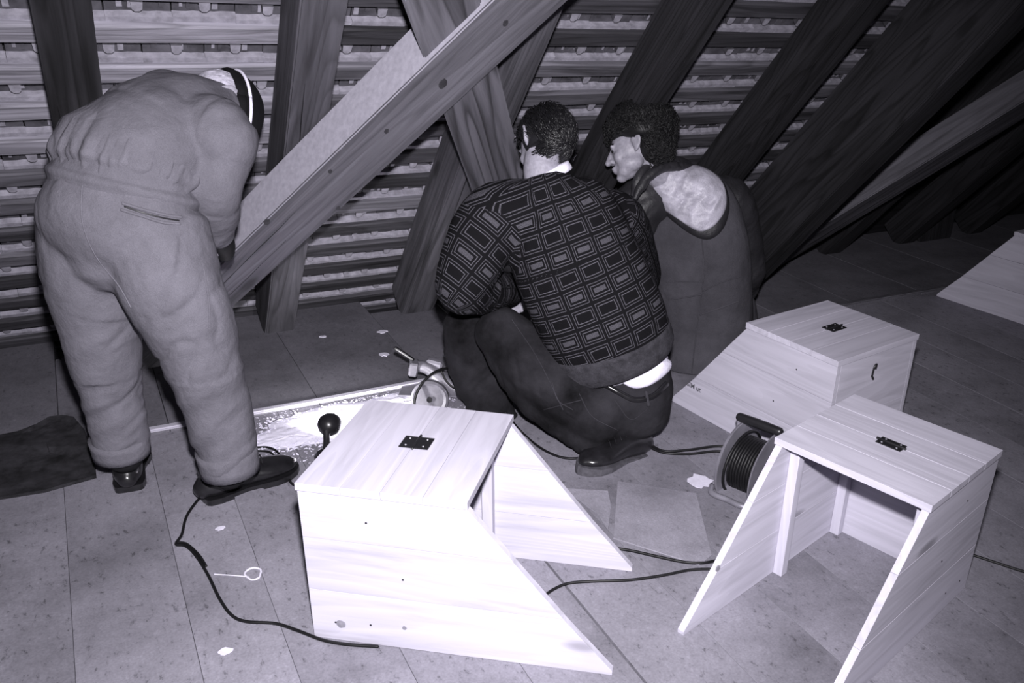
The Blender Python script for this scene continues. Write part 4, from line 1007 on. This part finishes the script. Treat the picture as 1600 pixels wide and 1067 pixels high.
    for pts in ([(905, 615), (925, 650), (965, 672)], [(950, 608), (985, 628), (1012, 628)], [(850, 640), (880, 632), (908, 625)], [(960, 625), (985, 655), (1010, 640)], [(800, 500), (840, 560), (880, 640)], [(862, 595), (872, 625), (895, 640)]):
        fin(stroke('stitching', jb, pts, .0013, M['denim_seam'], None, .001))
    # hair
    hcc = hc+Rh @ V((0, -.014, .022)); rad = (.085, .105, .100)
    bm = bmesh.new(); ell(bm, hcc, *rad, Rh, 28)
    for v in bm.verts:
        l = Rh.transposed() @ (v.co-hcc)
        if l.y > .03 and l.z < .03: v.co -= Rh @ V((0, (l.y-.03)*.9, 0))
        if l.z < -.055: v.co += Rh @ V((0, 0, (-.055-l.z)*.8))
    fin(bmesh_obj('hair_base', bm, M['hair'], None, smooth=True))
    def mask(d):
        if d.y > .35 and d.z < .35: return False
        if abs(d.x) > .7 and d.z < .0 and d.y > -.35: return False
        return d.z > -.95
    fin(strands('hair', hcc, Rh, (.086, .106, .101), M['hair'], None, 3000, .055, .0024, mask, lambda d: (d.x*.5+.15, -.5, -.75-.3*d.z), 4, .38))
    for o in holder: o.parent = root; o.matrix_basis = off
    # boots: one on its toes under the seat, one behind the near box
    tb_, hb = G(884, 755, .004), P(1006, 716, 2.325)
    b = shoe(root, 'boot', hb-root.location, tb_-root.location+V((0, .03, 0)), upn=Z3+V((.2, 0, 0)), L=.30, mat='boot', lace=True, boot=.035, soleh=.038)
    return root
man_sweater()

# ============ the curly-haired man in the parka
def man_parka():
    g = V((2.05, 3.05, 0)); root = empty('person', g); tag(root, 'curly-haired man crouching in a dark parka with a shiny pale hood lining', 'person')
    off = Matrix.Translation(-g); holder = []
    def fin(o): holder.append(o); return o
    n0, s0, s1, s2, s3, s4 = P(1030, 272, 2.98), P(1062, 305, 2.98), P(1080, 370, 2.97), P(1090, 440, 2.95), P(1092, 510, 2.95), P(1085, 555, 2.92)
    hc = P(993, 236, 2.98)
    shL, elL, wrL = P(1000, 320, 3.04), P(950, 420, 3.10), P(900, 480, 3.16)
    shR, elR, wrR = P(1140, 318, 2.96), P(1170, 420, 3.0), P(1140, 480, 3.12)
    lat = (RGT*.96+UPV*.05+FWD*-.2).normalized()
    faceH = (-RGT*.95-UPV*.20+FWD*.14); upH = (UPV*.90-RGT*.30+FWD*.12); Rh = axes_head(faceH, upH)
    bm = bmesh.new()
    tube(bm, [s4, s3, s2, s1, s0], [(.16, .13), (.16, .13), (.15, .12), (.17, .12), (.1, .09)], 20, 4, lat=lat)
    tube(bm, [s0, n0, hc], [.066, .060, .056], 14, 3)
    for a, b, c_ in ((shL, elL, wrL), (shR, elR, wrR)): tube(bm, [s1, a, b], [.07, .055, .042], 14, 5); tube(bm, [b, c_], [.042, .028], 14, 4)
    hipA = P(1060, 540, 3.0); kn = P(1010, 470, 3.40); an = V((kn.x+.05, 3.30, .06))
    tube(bm, [hipA, kn], [.09, .06], 14, 5); tube(bm, [kn, an], [.058, .04], 14, 4)
    hipB = P(1130, 540, 3.0); kn2 = P(1130, 470, 3.36); an2 = V((kn2.x-.02, 3.22, .06))
    tube(bm, [hipB, kn2], [.09, .06], 14, 5); tube(bm, [kn2, an2], [.058, .04], 14, 4)
    hand_prims(bm, wrL, -RGT+FWD*.2-UPV*.4, UPV, curl=.4, side=1); hand_prims(bm, wrR, -RGT+FWD*.3, UPV, curl=.4, side=-1)
    head_prims(bm, hc, Rh)
    fin(organic('body', bm, M['skin'], None, voxel=.005, smooth=3))
    for sx in (-1,):                                   # the eye on the near side, its brow and sideburn
        bm = bmesh.new(); ell(bm, hc+Rh @ V((sx*.031, .0845, .006)), .013, .006, .0055, Rh, 14); fin(bmesh_obj('eye', bm, M['eye'], None, smooth=True))
        bm = bmesh.new(); tube(bm, [hc+Rh @ V((sx*.012, .0955, .026)), hc+Rh @ V((sx*.030, .093, .034)), hc+Rh @ V((sx*.052, .074, .028))], [(.006, .003), (.007, .003), (.003, .002)], 8, 4); fin(bmesh_obj('eyebrow', bm, M['curl'], None, smooth=True))
    # coat
    bm = bmesh.new()
    tube(bm, [P(1065, 640, 2.86), P(1078, 600, 2.90), s4, s3, s2, s1, P(1068, 315, 3.0), P(1042, 278, 3.02)], [(.20, .13), (.235, .16), (.24, .18), (.235, .18), (.235, .175), (.235, .165), (.20, .135), (.09, .085)], 30, 5, lat=lat)
    tube(bm, [P(1120, 585, 2.98), P(1118, 540, 2.98), P(1110, 480, 2.97)], [(.17, .12), (.20, .14), (.20, .14)], 24, 4, lat=lat)
    F = [(P(1065, 640, 2.86), s4, .2, .007, 5, 10), (s4, s2, .2, .006, 4, 9), (s2, s0, .2, .006, 5, 10)]
    for o_ in (bm,):
        for v in o_.verts: v.co.z = max(v.co.z, .006)
    coat = fin(organic('parka', bm, M['coat'], None, voxel=.008, smooth=4, folds=F)); cb = bvh(coat)
    bm = bmesh.new(); tube(bm, [P(1105, 312, 2.97), shR, P(1158, 370, 2.98), elR], [.09, .105, .088, .078], 20, 5); tube(bm, [elR, P(1160, 452, 3.06), wrR], [.078, .068, .055], 18, 5)
    fin(organic('sleeve', bm, M['coat_dark'], None, voxel=.0075, smooth=3, folds=[(shR, elR, .1, .010, 16, 8), (elR, wrR, .08, .010, 20, 8)]))
    bm = bmesh.new(); tube(bm, [P(1030, 312, 3.03), shL, P(985, 372, 3.07), elL], [.10, .108, .092, .08], 20, 5); tube(bm, [elL, wrL], [.08, .055], 18, 5)
    sl = fin(organic('sleeve', bm, M['coat_dark'], None, voxel=.0075, smooth=3, folds=[(shL, elL, .1, .010, 16, 9), (elL, wrL, .08, .009, 18, 8)]))
    # collar rolls
    for pts, r in (([P(990, 304, 2.92), P(998, 280, 2.92), P(1015, 256, 2.95), P(1048, 250, 3.0), P(1075, 255, 3.04)], .022), ([P(992, 310, 2.88), P(1004, 288, 2.89), P(1025, 266, 2.90), P(1060, 260, 2.93), P(1095, 265, 2.97)], .020)):
        bm = bmesh.new(); tube(bm, pts, [r*.6, r, r, r, r*.7], 14, 6); fin(organic('hood_roll', bm, M['coat_dark'], None, voxel=.005, smooth=3, folds=[(pts[0], pts[-1], .02, .004, 30, 20)]))
    # seams of the coat
    for pts in ([(1096, 365), (1100, 420), (1096, 460), (1088, 520), (1080, 590)], [(1040, 440), (1070, 440), (1098, 440)], [(1045, 468), (1075, 464), (1096, 460)], [(1098, 455), (1125, 442), (1156, 432)], [(1094, 492), (1122, 482), (1155, 470)]):
        fin(stroke('seam', cb, pts, .0028, M['coat'], None, .0005))
    # hood: dark outer edge under the pale lining
    fin(patch('hood', cb, [(990, 292), (1020, 268), (1060, 258), (1100, 264), (1130, 284), (1140, 318), (1134, 350), (1118, 370), (1098, 374), (1070, 360), (1030, 328)], M['coat_dark'], None, .026, .004, .004))
    fin(patch('hood_lining', cb, [(990, 290), (1020, 270), (1060, 258), (1098, 262), (1125, 280), (1135, 305), (1133, 330), (1118, 352), (1100, 362), (1085, 360), (1062, 345), (1032, 325), (1006, 306)], M['lining'], None, .022, .022, .012, n=36, sub=8))
    # curls
    hcc = hc+Rh @ V((0, -.040, .080))
    bm = bmesh.new(); ell(bm, hcc, .122, .138, .106, Rh, 48)
    for v in bm.verts:
        l = Rh.transposed() @ (v.co-hcc)
        v.co += (v.co-hcc).normalized()*.012*vnoise(np.array([[l.x*38, l.y*38, l.z*38]]))[0]
        zc = -.026-.035*min(1, max(0, (.085-l.y)/.09))
        if l.y > -.01 and l.z < zc: v.co += Rh @ V((0, 0, (zc-l.z)*.9))
    ell(bm, hcc+Rh @ V((0, -.035, -.075)), .088, .075, .070, Rh, 24)
    fin(bmesh_obj('hair_base', bm, M['curl'], None, smooth=True))
    def mask(d):
        if d.y > .05 and d.z < -.30: return False
        return d.z > -.85
    fin(strands('curls', hcc, Rh, (.121, .136, .105), M['curl'], None, 4200, .045, .0032, mask, lambda d: (d.x, -d.y*.2-.3, .5 if (d.y > .2 and d.z < .3) else -.6), 9, .6, 7, .0065))
    fin(strands('curls', hcc+Rh @ V((0, -.035, -.075)), Rh, (.090, .077, .072), M['curl'], None, 1500, .045, .0032, lambda d: d.y < .45, lambda d: (d.x, -.5, -.6), 10, .6, 7, .0065))
    for o in holder: o.parent = root; o.matrix_basis = off
    return root
man_parka()
for o in bpy.data.objects:
    if o.parent is None and 'label' in o and 'group' not in o:
        g = {'rafter': 'common rafters of the roof slope', 'roof_brace': 'diagonal braces under the rafters', 'power_cord': 'black power cords on the floor', 'plaster_chip': 'plaster chips on the floor',
             'hardboard_scrap': 'thin hardboard scraps on the floor', 'wooden_lath': 'laths along the floor step', 'person': 'men working in the attic'}.get(o.name.split('.')[0])
        if g: o['group'] = g
